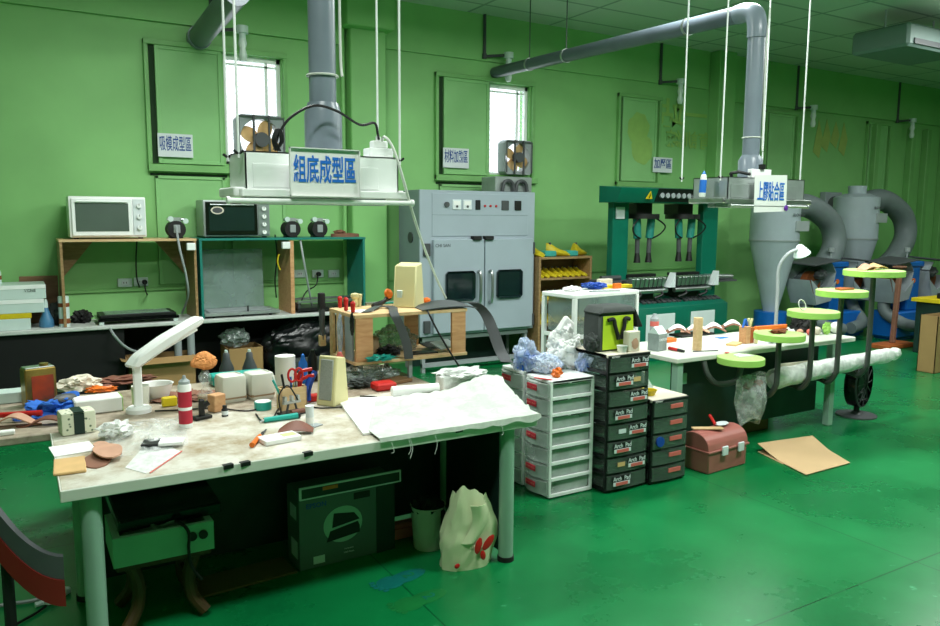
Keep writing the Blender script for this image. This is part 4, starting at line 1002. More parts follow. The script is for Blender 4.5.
# pen holder
p = on(292, 408)
r = T('pen_holder', 'wooden pen holder full of pens and scissors on the front table', 'holder', p, .1)
for a in ((-.07, -.062, -.035, .035), (.062, .07, -.035, .035), (-.07, .07, -.035, -.028), (-.07, .07, .028, .035)): MB().box(a[0], a[1], a[2], a[3], 0, .115, .001).b('side_panel', 'pine', r)
MB().box(-.062, .062, -.028, .028, .0005, .01).b('bottom_panel', 'pine', r)
for k, (x, y, lx, mt, ln, nm, lb) in enumerate(((-.05, .01, -.25, 'paper', .17, 'pen', 'white pen at the left of the pen holder'), (-.035, -.01, -.4, 'tealp', .16, 'pen', 'teal pen leaning left in the pen holder'), (-.02, .01, -.15, 'black', .17, 'pen', 'black pen in the pen holder'), (-.0, .0, .15, 'yellow', .15, 'pen', 'yellow pen inside the loop of the scissors'), (.01, .015, -.05, 'signblue', .15, 'pen', 'dark blue pen in the pen holder'), (.05, .0, .35, 'blue', .15, 'marker', 'thick blue marker leaning right in the pen holder'))):
    d = Vector((math.sin(lx), .05, math.cos(lx))).normalized(); q = p+Vector((x, y, .012))
    tag(MB(q).cyl(q, q+d*ln, .006+.006*(nm == 'marker'), n=10).b(nm, mt), lb, nm, 'pens in the pen holder')
sc_ = T('scissors', 'red handled scissors standing in the wooden pen holder', 'scissors', p+Vector((.02, -.008, .02)))
for s_ in (-1, 1):
    MB().tube([(s_*.018+.0+.026*math.cos(a)*.8, 0, .155+.034*math.sin(a)) for a in [k*PI/6 for k in range(13)]], .006, n=8, smooth=2).b('handle', 'red', sc_)
    MB().box(-.006+s_*.003, .006+s_*.003, -.002, .002, 0, .12).b('blade', 'steel', sc_)
sc_ = T('snips', 'bright red plier grips leaning right in the wooden pen holder', 'pliers', p+Vector((.04, .01, .02)))
MB().tube([(0, 0, .0), (.01, 0, .1), (.03, 0, .13), (.085, 0, .14)], .01, n=8).b('handle', 'red', sc_); MB().tube([(.0, 0, .05), (.0, 0, .12), (.015, 0, .165), (.075, .0, .175)], .01, n=8).b('handle', 'red', sc_)
q = on(314, 402)
tag(MB(q).box(q.x-.03, q.x+.04, q.y-.0, q.y+.06, q.z, q.z+.035, .005).b('red_box', 'red'), 'small red box between the pen holder and the speaker', 'box')
tag(MB(q).tube([q+Vector((-.035, -.01, .012)), q+Vector((-.03, -.0, .07)), q+Vector((.0, .02, .13)), q+Vector((.02, .03, .16))], .016, n=8).b('utility_knife', 'blue'), 'blue handled knife leaning behind the small vise', 'knife')
# small vise / soldering aid
p = on(292, 414)
r = T('clamp_stand', 'small silver jawed clamp stand on a black base in front of the pen holder', 'clamp', p, .25)
MB().box(-.065, .065, -.04, .04, 0, .012, .003).b('base', 'black', r)
for s_ in (-.03, .03): MB().cyl((s_, 0, .012), (s_*.6, 0, .06), .006, n=8).b('post', 'dgrey', r)
MB().box(-.05, .05, -.01, .01, .055, .068, .002).b('jaw_bar', 'steel', r)
for s_ in (-.04, 0, .035): MB().box(s_-.007, s_+.007, -.012, .012, .068, .095, .002).b('jaw', 'steel', r)
MB().cyl((-.035, -.05, .022), (.04, -.05, .022), .012, n=12).b('roller', 'brownleather', r)
MB().tube([(-.05, .02, .01), (-.06, .02, .1), (-.02, .0, .15), (.03, -.01, .07)], .004, n=6).b('wire_arm', 'black', r)
# tape roll, knife, screwdriver, box, fabric, tube
p = on(263, 409); r = T('tape_roll', 'teal and white roll of tape lying beside the pen holder', 'tape', p)
MB().lathe([(.022, 0), (.044, 0), (.044, .04), (.022, .04), (.022, 0.001)], n=28).b('roll_body', 'tealp', r); MB().lathe([(.024, .0402), (.040, .0402), (.040, .043), (.024, .043), (.024, .0403)], n=28).b('white_ring', 'paper', r)
a, b_ = on(264, 423), on(300, 418)
r = T('utility_knife', 'teal retractable utility knife lying on the front table', 'knife', a); d = (b_-a)
MB().cyl((0, 0, .014), d*.93+Vector((0, 0, .014)), .012, .015, n=10).b('handle', 'tealp', r); MB().cyl(d*.93+Vector((0, 0, .014)), d+Vector((0, 0, .014)), .0155, .0135, n=10).b('end_cap', 'black', r)
MB().cyl(-d*.12+Vector((0, 0, .008)), Vector((0, 0, .012)), .003, .006, n=6).b('blade', 'steel', r)
a, b_ = on(252, 448), on(266, 431)
r = T('screwdriver', 'short screwdriver with orange handle near the front edge of the table', 'screwdriver', a); d = b_-a
MB().cyl((0, 0, .012), d*.55+Vector((0, 0, .012)), .012, .009, n=10).b('handle', 'orange', r); MB().cyl(d*.55+Vector((0, 0, .01)), d+Vector((0, 0, .006)), .004, n=8).b('shaft', 'dgrey', r); MB().cyl(d*.72+Vector((0, 0, .009)), d*.8+Vector((0, 0, .008)), .007, n=8).b('collar', 'dgrey', r)
p = on(280, 441); r = T('card_box', 'flat white and green box lying near the front edge of the table', 'box', p, .12)
MB().box(-.085, .085, -.045, .055, 0, .022, .003).b('box_body', 'paper', r); MB().box(.01, .075, -.02, .03, .022, .0226).b('green_print', 'lime', r)
p = on(296, 433); r = T('leather_scrap', 'brown folded leather scrap beside the flat box', 'leather', p, -.4)
MB().grid(lambda u, v: (-.08+.16*u, -.035+.07*v, .012+.03*math.sin(u*PI)*(.3+v)), 10, 5, .003).b('scrap', 'brownleather', r)
p = on(310, 427); r = T('clear_vial', 'upright clear graduated cylinder on a grey foot', 'vial', p)
MB().lathe([(.019, .004), (.019, .1), (.022, .104)], n=16).b('tube_body', 'label', r); MB().box(-.02, .06, -.022, .022, 0, .006, .002, rot=(0, 0, .5)).b('foot', 'grey', r)
MB().lathe([(.0196, .02), (.0196, .05)], n=16).b('label_band', 'paper', r)
# speakers
def speaker(p, rz, lab, hh=.23, back=False):
    r = T('computer_speaker', lab, 'speaker', p, rz, 'beige computer speakers')
    m = MB(); m.prism([(-.058, -.055, 0), (-.058, .085, 0), (-.058, .06, hh*.94), (-.058, -.02, hh)], (.116, 0, 0), .006); m.b('housing', 'beige', r)
    g = MB().prism([(-.042, -.057, hh*.12), (-.04, -.048, hh*.12), (-.04, -.018, hh*.93), (-.04, -.030, hh*.93)], (.08, 0, 0), .003).b('grille', 'mesh', r)
    if back:
        MB().box(.01, .04, .066, .08, .06, .11, .003).b('rear_plug', 'ceramic', r)
    return r
speaker(on(331, 404), -.98, 'beige computer speaker standing on the front table beside the pen holder', .265)

# white sheets over the right of the table
A_, B_, C_, D_ = on(337, 401), on(363, 436), on(531, 413), on(440, 392)
r = T('white_board', 'thin white board lying on the front table under the cloth', 'board', A_)
MB(A_).prism([A_+Vector((0, 0, .0)), B_, on(500, 413), on(420, 397)], (0, 0, .012), .001).b('board_sheet', 'paper', r)
def cloth(u, v):
    e0 = on(368, 435).lerp(on(532, 414), u); e1 = on(376, 404).lerp(on(497, 388), u)
    p = e0.lerp(e1, v); hump = .065*math.exp(-((u-.9)/.22)**2-((v-.9)/.4)**2)
    edge = .0
    z = TZ+.020+hump+abs(crumple(p.x, p.y, .026, 10, 2))
    if v < .06: 
        z = TZ+.017-.0*u; 
    y = p.y+.01*noise.noise(Vector((u*9, 0, 3)))
    return (p.x, max(y, 3.062) if v > .0 else 3.06+.006*noise.noise(Vector((u*14, 1, 3))), z)
r = T('white_cloth', 'crumpled white cloth spread over the right end of the front table', 'cloth', on(450, 410))
c = MB(r.location).grid(cloth, 46, 22, .002).b('cloth_sheet', 'crumple', r)
def hem(u, v):
    x = on(368, 435).x+(2.235-on(368, 435).x)*u
    return (x, 3.058-.006*v, TZ+.016-(.012+.03*abs(noise.noise(Vector((u*6, 2, 1)))))*v*1.4)
MB(r.location).grid(hem, 40, 3, .0015).b('hem', 'crumple', r)
for px in (362, 382, 384, 414, 500):
    x = gz(px, 425, .74).x; MB(r.location).tube([(x, 3.05, .745), (x+.01, 3.047, .70), (x-.004, 3.045, .655+.02*(px % 3))], .0012, n=4).b('loose_thread', 'paper', r)
a, b_ = on(392, 398), on(440, 395)
tag(MB(on(400, 396)).cyl(a+Vector((0, 0, .035)), b_+Vector((0, .02, .035)), .03, n=14).b('paper_roll', 'paper'), 'white paper roll lying behind the cloth', 'roll')
p = on(466, 390)
r = T('clear_box', 'clear plastic box wrapped in film behind the white cloth', 'box', p, -.1)
MB().box(-.14, .12, .0, .13, .0, .085, .01, seg=2).b('box_body', 'filmwhite', r); MB().blob((0, .06, .09), (.15, .09, .03), .3, 3, 4).b('film_cover', 'filmwhite', r); MB().box(.0, .05, -.006, .0, .01, .04).b('dark_label', 'dgrey', r)
# cables on the table
for pts, lb in (([on(303, 406), on(320, 409), on(345, 408), on(365, 410), on(378, 407), on(384, 402), on(376, 398), on(360, 397)], 'black cable looping from the clamp stand past the speaker'),
                ([on(256, 415), on(262, 422), on(272, 420), on(277, 412), on(281, 407)], 'black wire loop in front of the tape roll'),
                ([on(155, 412), on(180, 411), on(215, 409), on(245, 412), on(262, 409)], 'thin dark cable running across the table behind the cartridge')):
    pts = [q+Vector((0, 0, .005)) for q in pts]; tag(MB(pts[0]).tube(pts, .0042, n=6).b('cable', 'cable'), lb, 'cable')
# left cluster
p = on(80, 434); r = T('floral_box', 'cream floral gift box with dark green band on the left of the front table', 'box', p, .12)
MB().box(-.075, .07, -.01, .1, 0, .105, .012, seg=2).b('box_body', 'floral', r)
MB().box(-.024, .02, -.013, -.0095, 0.004, .10).box(-.024, .02, -.012, .1, .1025, .107).b('band', 'panel_dark', r)
p = on(103, 412); r = T('tissue_pack', 'white and green carton lying behind the floral box', 'box', p, .05)
MB().box(-.13, .09, -.03, .1, 0, .075, .006).b('box_body', 'paper', r); MB().box(.0905, .0925, -.03, .1, .0, .074).b('green_end', 'limeside', r)
p = on(60, 416)
r = T('blue_cloth', 'crumpled bright blue cloth at the left of the front table', 'cloth', p)
MB(p).blob(p+Vector((.0, .07, .0)), (.17, .1, .075), .45, 2.4, 5, floor=p.z, seed=9, rot=(0, 0, .35)).b('cloth_heap', 'bluecloth', r)
MB(p).blob(p+Vector((.03, .05, .08)), (.06, .03, .012), .1, 3, 3, rot=(.5, 0, .5)).b('grey_patch', 'dgrey', r)
p = on(40, 404); r = T('metal_tin', 'square gold tin can with red and black label at the left', 'can', p, .25)
MB().box(-.075, .075, -.045, .045, 0, .2, .006).b('can_body', 'gold', r); MB().box(-.045, .06, -.047, -.0445, .03, .16).b('printed_label', 'tinlabel', r)
MB().cyl((.03, 0, .2), (.03, 0, .218), .022, n=16).b('cap', 'gold', r); MB().box(-.07, .07, -.04, .04, .199, .205, .002).b('top_rim', 'steel', r)
p = on(80, 391); tag(MB(p).blob(p+Vector((0, .02, .03)), (.11, .07, .055), .3, 2.2, 4, floor=p.z, seed=1).b('cloth_bundle', 'cream'), 'cream cloth bundle behind the blue cloth', 'cloth')
p = on(101, 392); tag(MB(p).blob(p+Vector((0, .0, .015)), (.08, .04, .02), .4, 3, 3, floor=p.z, seed=3).b('orange_strap', 'orange'), 'small orange strap beside the cream cloth', 'strap')
p = on(8, 404); tag(MB(p).box(p.x-.1, p.x+.1, p.y, p.y+.12, p.z, p.z+.06, .004).b('pale_box', 'ceramic'), 'pale blue box at the left edge behind the red handle', 'box')
a, b_ = gz(-14, 416, .785), gz(42, 413, .785); tag(MB(a).cyl(a, b_, .013, .015, n=12).b('mallet', 'red'), 'long red mallet handle sticking in at the left edge of the table', 'tool')
def insole(p, rz, ln, mt, lab, nm='insole', pitch=0., curl=.02, w_=.045, grp=None, sole=None, roll=0.):
    w_ *= .85
    r = T(nm, lab, 'insole', p, rz, grp)
    def wd(t): return w_*(.72+.28*math.sin(2.2*t*PI-.9)*1.0+.12*t)*min(1, (t*12)**.5, ((1-t)*7)**.5) 
    def f(u, v): return (-(v-.5)*2*wd(u)*1., ln*(u-.5), .004+curl*(math.sin(u*PI*1.1)**2)+pitch*u+roll*(wd(u)-(v-.5)*2*wd(u)))
    MB().grid(f, 18, 6, .006).b('insole_body', mt, r)
    if sole: MB().grid(lambda u, v: (f(.2+u*.55, .5+(v-.5)*.7)[0], f(.2+u*.55, v)[1], f(.2+u*.55, .5+(v-.5)*.7)[2]+.0075), 14, 4, .001).b('white_lining', sole, r)
    return r
insole(on(12, 426), 1.3, .26, 'insole', 'beige insole at the left edge of the table behind', w_=.05, curl=.05)
insole(on(46, 425), 1.4, .25, 'brownleather', 'reddish brown insole in front of the blue cloth', w_=.045, curl=.035)
insole(on(106, 455)+Vector((0, 0, .022)), .12, .27, 'insole', 'pink-beige insole stacked on top at the front left corner', curl=.012, w_=.062)
insole(on(98, 459), -.12, .27, 'insoled', 'dark brown insole under the pink-beige one at the front left corner', curl=.008, w_=.06)
p = on(72, 467); tag(MB(p).box(p.x-.065, p.x+.05, p.y-.1, p.y+.1, p.z, p.z+.012, .003, rot=(0, 0, -.05)).b('folded_felt', 'tan'), 'tan folded felt at the front left corner of the table', 'felt')
p = on(78, 450); tag(MB(p).box(p.x-.1, p.x+.06, p.y-.06, p.y+.1, p.z, p.z+.004, rot=(0, 0, .1)).b('paper_sheet', 'paper'), 'white sheet of paper in front of the floral box', 'paper')
p = on(5, 435); tag(MB(p).box(p.x-.04, p.x+.04, p.y-.02, p.y+.02, p.z, p.z+.02, .004).b('white_tag', 'paper'), 'small white tag at the left edge of the second table', 'tag')
def plas(u, v):
    p = on(98, 462).lerp(on(188, 446), u).lerp(on(112, 424).lerp(on(186, 417), u), v)
    s_ = math.sin(u*PI)*math.sin(v*PI)
    return (p.x, p.y, p.z+.003+abs(crumple(p.x, p.y, .05, 9, 7))*(.25+s_)+.02*s_)
r = T('plastic_bag', 'crumpled clear plastic bag with red-edged flap on the left of the front table', 'bag', on(140, 445))
MB(r.location).grid(plas, 44, 26).b('bag_film', 'film', r)
MB(r.location).blob(on(112, 440)+Vector((.02, .03, .035)), (.07, .06, .04), .3, 3, 4).b('wrapped_bundle', 'filmwhite', r)
p = on(160, 446)+Vector((0, 0, .012)); r2 = T('wrapped_cards', 'black and white card pack inside the clear plastic bag', 'pack', p, -.3)
MB().box(-.07, .0, -.05, .04, 0, .012, .002).b('black_card', 'black', r2); MB().box(.0, .1, -.05, .03, 0, .014, .002).b('white_card', 'paper', r2)
a, b_ = on(182, 452), on(150, 474); MB(r.location).tube([a+Vector((0, 0, .004)), b_+Vector((0, 0, .004))], .0025, n=5, smooth=0).b('red_edge', 'pinklabel', r)
p = on(150, 452); tag(MB(p).prism([on(125, 468), on(146, 474), on(182, 452), on(150, 440)], (0, 0, .0015)).b('clear_sheet', 'filmwhite'), 'milky plastic sheet under the clear bag at the front edge', 'sheet')
p = on(120, 383); tag(MB(p).blob(p+Vector((0, .02, .012)), (.2, .1, .02), .4, 4, 4, floor=p.z, seed=8).b('brown_scraps', 'brownleather'), 'brown leather scraps on the table behind the desk lamp', 'leather scraps')
tag(MB(on(180, 402)).blob(on(182, 398)+Vector((0, 0, .008)), (.16, .12, .014), .5, 4, 4, floor=TZ+.0006, seed=11).b('brown_scraps', 'insoled'), 'thin dark scraps between the bowl and the bulb bottle', 'leather scraps')
# paper tube & blue bottle, black spray behind
p = on(287, 392)+Vector((.06, .22, 0)); jar('paper_towel_roll', 0, 0, 0, [(.02, 0), (.06, 0), (.06, .17), (.02, .17)], 'paper', 'white paper roll standing behind the pen holder', 'roll', loc=p)
jar('squeeze_bottle', 0, 0, 0, [(.024, 0), (.026, .01), (.026, .12), (.012, .15), (.01, .17), (.0, .18)], 'signblue', 'blue squeeze bottle behind the pen holder', 'bottle', loc=p+Vector((.1, -.03, 0)))
jar('spray_can', 0, 0, 0, [(.03, 0), (.03, .14), (.015, .17), (.012, .19)], 'black', 'black spray can between the blue bottle and the speaker', 'can', loc=p+Vector((.17, .0, 0)))

# ---------------------------------------------------------------- wooden shelf on the second table
sx0, sx1, sy0, sy1, sz0, sz1 = 1.70, 2.475, 4.2, 4.62, .865, 1.17
r = T('wooden_shelf', 'two-tier pine shelf box on metal feet behind the front table', 'shelf', ((sx0+sx1)/2, (sy0+sy1)/2, .7506)); o = r.location.copy()
MB(o).box(sx0, sx1, sy0, sy1, sz1-.022, sz1, .002).b('top_board', 'pine', r)
MB(o).box(sx0, sx1, sy0, sy1, sz0, sz0+.02, .002).b('bottom_board', 'pine', r)
for a in ((sx0+.01, sx0+.12, sy0+.005, sy0+.025), (sx1-.11, sx1-.01, sy0+.005, sy0+.025), (sx1-.25, sx1-.15, sy1-.02, sy1)): MB(o).box(a[0], a[1], a[2], a[3], sz0+.02, sz1-.022, .001).b('upright_board', 'pine_o', r)
MB(o).box(sx0+.0, sx0+.02, sy0+.2, sy0+.3, sz0+.02, sz1-.022, .001).b('upright_board', 'pine', r)
MB(o).box(sx0, sx0+.02, sy1-.05, sy1, sz0+.02, sz1-.022, .001).b('upright_board', 'pine', r)
MB(o).box(sx0+.0, sx0+.012, sy0+.04, sy0+.16, sz0+.02, sz1-.022, .001).b('green_panel', 'hoodgrey', r)
for x in (1.74, 2.07):
    for y in (sy0+.03, sy1-.04): MB(o).box(x, x+.025, y, y+.025, .7506, sz0, .001).b('metal_foot', 'grey', r)
ztop = sz1+.0006
def top(px, py):
    p = on(px, py, sz1); return Vector((min(max(p.x, sx0+.02), sx1-.02), min(max(p.y, sy0+.02), sy1-.03), p.z))
q = T('computer_speaker', 'beige computer speaker with its back turned on top of the pine shelf', 'speaker', top(409, 307)); bpy.data.objects.remove(q)
speaker(top(410, 306), 2.3, 'beige computer speaker seen from behind on top of the pine shelf', .285, True).scale = (1.3, 1.25, 1)
for k, (px, py, l_) in enumerate(((330, 305, .075), (346, 311, .085), (353, 313, .07))):
    p = top(px, py); r2 = T('awl', ('red handled awl furthest left on the pine shelf', 'red handled awl in the middle, beside the yellow pliers', 'short red handled awl nearest the shelf corner')[k], 'awl', p, 0, 'red handled awls on the pine shelf')
    MB().lathe([(.004, 0), (.012, .004), (.0135, l_*.5), (.016, l_*.85), (.008, l_)], n=14).b('handle', 'red', r2)
p = top(344, 304); r2 = T('tool_grip', 'pale yellow moulded grip standing on the pine shelf', 'tool', p)
MB().lathe([(.014, 0), (.02, .02), (.016, .05), (.028, .065), (.026, .085), (.0, .092)], n=18).b('grip_body', 'beige', r2); MB().lathe([(.012, 0), (.014, .04), (.02, .08), (.0, .085)], (.03, 0, 0), n=14).b('second_grip', 'beige', r2)
p = top(362, 312); tag(MB(p).box(p.x-.06, p.x+.06, p.y-.03, p.y+.08, p.z, p.z+.004, rot=(0, 0, .3)).b('paper_sheet', 'paper'), 'white paper on top of the pine shelf', 'paper')
a, b_ = top(352, 300)+Vector((0, 0, .01)), top(396, 298)+Vector((0, 0, .02))
tag(MB(a).cyl(a, b_, .006, n=8).b('metal_rod', 'tealp'), 'thin green rod lying across the pine shelf top', 'rod')
a = top(345, 297); tag(MB(a).box(a.x-.08, a.x+.15, a.y+.03, a.y+.06, a.z, a.z+.02, .002).b('metal_bar', 'steel'), 'silver metal bar at the back of the pine shelf top', 'bar')
p = top(386, 306); r2 = T('hand_tool', 'black hand tool with an orange guard on the pine shelf top', 'tool', p)
MB().tube([(-.12, -.06, .012), (-.05, -.03, .02), (.0, 0, .045), (.03, .02, .07)], .014, n=8).b('handle', 'black', r2); MB().tube([(-.09, .0, .012), (-.02, .0, .03), (.04, .02, .05)], .012, n=8).b('lever', 'rubber', r2)
MB().lathe([(.0, 0), (.03, 0), (.034, .01), (.03, .02), (0, .022)], (.02, .02, .075), 16, rot=(1.2, 0, .4)).b('orange_guard', 'orange', r2)
def strap(pts, wd, lab, mt='dgrey'):
    P = [Vector(p) for p in pts]
    Q = []
    for i in range(len(P)-1):
        a = P[max(i-1, 0)]; b = P[i]; c = P[i+1]; d = P[min(i+2, len(P)-1)]
        for k in range(6):
            u = k/6; Q.append(.5*((2*b)+(c-a)*u+(2*a-5*b+4*c-d)*u*u+(3*b-a-3*c+d)*u**3))
    Q.append(P[-1]); n = len(Q)-1
    tag(MB(Q[0]).grid(lambda u, v: Q[int(round(u*n))]+Vector(wd)*(v-.5), n, 3, .004).b('rubber_strip', mt), lab, 'strip')
T2 = lambda px, py, dz=0.: Vector((*top(px, py).xy, ztop+dz))
strap([T2(366, 313, .003), T2(380, 308, .012), T2(392, 309, .012), gy(394, 313, sy0-.012), gy(402, 330, sy0-.02), gy(407, 345, sy0-.02), gy(409, 359, sy0-.015)], (.06, .0, .0), 'narrow dark grey rubber strip hanging over the front of the pine shelf')
strap([T2(431, 300, .01), T2(450, 303, .012), gy(470, 302, sy0+.1), gy(484, 312, sy0+.06), gy(492, 328, sy0+.0), gy(500, 350, sy0-.08), gy(507, 362, 4.02)], (.06, -.05, .0), 'wide dark grey rubber strip curving from the pine shelf to the white drawers')
p = T2(446, 302); tag(MB(p).grid(lambda u, v: (sx1-.33+.4*u+.04*v, sy0-.01+.2*v, ztop+.006+.022*math.sin(u*PI)*(.5+v)-.03*max(0, u-.85)*2), 14, 6, .006).b('rubber_sheet', 'dgrey'), 'dark grey rubber sheet on the right end of the pine shelf top', 'sheet')
p = top(422, 303); tag(MB(p).blob(p+Vector((0.03, 0, .018)), (.03, .02, .018), .2, 3, 3).b('plastic_clip', 'orange'), 'small orange plastic part beside the shelf-top speaker', 'part')
tag(MB(gy(424, 305, sy0)).tube([T2(422, 305, .01), gy(428, 312, sy0-.02), gy(437, 330, sy0-.03), gy(450, 352, sy0-.04), gy(463, 372, sy0-.08)], .006, n=6).b('cord', 'cable'), 'black cord hanging diagonally across the pine shelf', 'cord')
bz = sz0+.0206
def mid(px, py): return on(px, py, sz0+.02)
p = mid(395, 352); tag(MB(p).blob(p+Vector((.02, .05, .075)), (.15, .1, .085), .3, 2.2, 5, floor=p.z, seed=4).b('plastic_bag', 'filmgrey'), 'crumpled clear bag inside the pine shelf', 'bag')
p = mid(376, 357); tag(MB(p).lathe([(.05, 0), (.055, .06), (.05, .11), (.03, .12)], p+Vector((0, .08, 0)), 20).b('olive_jar', 'glue'), 'dark olive jar inside the pine shelf near its left side', 'jar')
p = mid(385, 358); tag(MB(p).blob(p+Vector((.05, .05, .03)), (.07, .05, .035), .4, 3, 4, floor=p.z, seed=6).b('black_rag', 'rubber'), 'black lump inside the pine shelf', 'rag')
p = mid(382, 361); tag(MB(p).blob(p+Vector((.0, .02, .012)), (.09, .03, .02), .5, 4, 4, floor=p.z, seed=7).b('green_scraps', 'tealp'), 'small green parts on the bottom board of the pine shelf', 'scraps')
for k, (px, py, mt, lb) in enumerate(((425, 354, 'black', 'black folder on the bottom board of the pine shelf'), (438, 349, 'bagdark', 'dark blue folder leaning on the black folder in the pine shelf'), (447, 352, 'galv', 'grey flat blade at the right of the pine shelf'))):
    p = mid(px, py); tag(MB(p).box(p.x-.09, p.x+.09, p.y-.01, p.y+.09, p.z, p.z+.008, rot=(.18*k, 0, .2*k)).b('folder', mt), lb, 'folder').location.z += .02*k
# tools hung at the left end of the shelf
xl = sx0-.018
for px, z0_, z1_, mt, nm, lb in ((340, 315, 353, 'filmblue', 'blue_bag', 'blue plastic sleeve hanging on the left end of the pine shelf'), (352, 313, 335, 'black', 'black_clip', 'black clip hung on the left end of the pine shelf')):
    p0 = gx(px, z0_, xl); p1 = gx(px, z1_, xl)
    m = MB(p1); m.blob((p0+p1)/2, (.012, .035 if mt != 'black' else .018, (p0.z-p1.z)/2), .2, 3, 4); tag(m.b(nm, mt), lb, 'bag' if mt != 'black' else 'clip')
p0 = gx(320, 297, xl-.03); r2 = T('hammer', 'black tool with long handle hanging behind the left end of the pine shelf', 'tool', (xl-.03, p0.y, p0.z-.14))
MB().box(-.02, .02, -.05, .0, .06, .17, .012, seg=2).b('head', 'rubber', r2); MB().cyl((0, -.03, -.13), (0, -.03, .07), .016, .02, n=10).b('handle', 'dgrey', r2); MB().box(-.02, .02, -.045, -.01, -.17, -.1, .004).b('yellow_end', 'pine', r2)
# mess under the shelf
p = on(372, 385); tag(MB(p).blob(p+Vector((.0, .12, .045)), (.2, .1, .055), .3, 2.5, 5, floor=p.z, seed=12).b('brown_bag', 'filmgrey'), 'brownish crumpled bag under the pine shelf', 'bag')
p = on(388, 391); tag(MB(p).box(p.x-.07, p.x+.06, p.y+.0, p.y+.1, p.z, p.z+.045, .01).b('red_pouch', 'red'), 'red pouch on the table under the pine shelf', 'pouch')
p = on(362, 388); tag(MB(p).blob(p+Vector((0, .02, .025)), (.08, .05, .03), .3, 3, 4, floor=p.z, seed=14).b('blue_rag', 'bagdark'), 'dark blue rag left of the red pouch', 'rag')
p = on(402, 383); tag(MB(p).box(p.x-.09, p.x+.06, p.y-.02, p.y+.1, p.z, p.z+.02, .003, rot=(0, 0, .3)).b('cardboard_scrap', 'cardboarddark'), 'dark cardboard scrap on the table right of the red pouch', 'cardboard')
p = gx(343, 355, sx0-.03); tag(MB((1.62, 4.2, .7506)).lathe([(.025, 0), (.028, .02), (.028, .16), (.015, .19), (.012, .2)], (1.62, 4.24, .7506), 16).b('pink_bottle', 'pinklabel'), 'pinkish bottle standing at the front left corner of the pine shelf', 'bottle')

# ---------------------------------------------------------------- below the front table
r = T('wooden_stool', 'dark wooden stool with curved legs under the front table', 'stool', (.47, 3.46, 0))
MB().box(-.19, .19, -.15, .15, .285, .312, .006).b('seat', 'wickerwood', r)
for sx in (-1, 1):
    for sy in (-1, 1): MB().tube([(sx*.13, sy*.1, .286), (sx*.105, sy*.09, .2), (sx*.11, sy*.1, .1), (sx*.16, sy*.13, .022)], .028, n=10).b('leg', 'wickerwood', r)
for sx in (-.04, .05): MB().cyl((sx*2, -.09, .17), (sx*2, .09, .17), .011, n=8).b('stretcher', 'wickerwood', r)
r = T('green_instrument_case', 'open green metal case with two black sockets on the wooden stool', 'case', (.47, 3.45, .3126)); 
m = MB()
for a in ((-.2, .2, -.155, -.147, 0, .125), (-.2, .2, .147, .155, 0, .125), (-.2, -.192, -.147, .147, 0, .125), (.192, .2, -.147, .147, 0, .125), (-.192, .192, -.147, .147, 0, .006)): m.box(*a)
m.b('case_shell', 'psu', r)
MB().box(-.197, -.17, -.15, .15, .1235, .127).box(.17, .197, -.15, .15, .1235, .127).box(-.17, .17, -.15, -.135, .1235, .127).b('rim', 'label', r)
for sx in (.11, .155): MB().cyl((sx, -.165, .075), (sx, -.154, .075), .019, n=16).b('socket', 'black', r)
MB().tube([(.05, -.13, .145), (.08, -.17, .13), (.095, -.175, .09), (.09, -.175, .03), (.1, -.175, -.05), (.14, -.17, -.12)], .007, n=8).b('lead', 'cable', r)
MB().blob((-.03, -.08, .11), (.12, .05, .035), .5, 5, 4).b('wire_tangle', 'silver', r)
r = T('black_device', 'flat black electronic device leaning on the green case', 'device', (.49, 3.5, .462))
MB().box(-.2, .22, -.16, .2, .0, .055, .008, rot=(.12, 0, .05)).b('housing', 'blackgloss', r)
# printer carton
r = T('scanner_carton', 'dark grey scanner carton with handle standing under the front table', 'box', (1.38, 3.62, 0), .02)
X0, X1, Z1 = -.26, .26, .40
MB().box(X0, X1, -.09, .09, 0, Z1, .003).b('carton_body', 'epbox', r)
MB().box(X0+.001, X1+.035, -.102, -.09, Z1-.035, Z1+.03, .002).b('top_flap_frame', 'label', r)
MB().box(X0+.012, X1+.024, -.104, -.102, Z1-.026, Z1+.021).b('flap_strip', 'panel_dark', r)
MB().box(X0+.12, X0+.2, -.1055, -.104, Z1-.0, Z1+.018).b('orange_sticker', 'orange', r)
MB().box(.03, .12, -.0925, -.09, Z1-.085, Z1-.05, .001).b('handle_hole', 'black', r)
MB().box(X1-.105, X1-.0, -.0925, -.09, .0, Z1-.036).b('dark_side_stripe', 'panel_dark', r)
gl = MB().lathe([(.0, 0), (.105, 0), (.105, .0015), (.0, .002)], (-.03, -.091, .2), 28, rot=(PI/2, 0, 0), sc=(1, .9, 1)).b('pale_glow_print', 'epglow', r)
MB().prism([(-.12, -.0945, .12), (.06, -.0945, .14), (.06, -.0945, .175), (.05, -.0945, .2), (-.1, -.0945, .175)], (0, .001, 0)).prism([(-.09, -.0945, .19), (.06, -.0945, .21), (.03, -.0945, .25), (-.08, -.0945, .265)], (0, .001, 0)).b('scanner_picture', 'black', r)
text('EPSON', .035, 'blue', r, (-.17, -.0912, .325), bold=.0004)
text('Perfection', .012, 'label', r, (.0, -.0912, .065)); text('V500 Photo', .012, 'label', r, (.0, -.0912, .045))
MB().box(-.19, -.13, -.0915, -.09, .02, .06).b('pale_label', 'label', r)
MB().box(X0-.0015, X0, -.06, .03, .05, .14).box(X0-.0015, X0, -.05, .04, .25, .32).b('side_label', 'label', r)
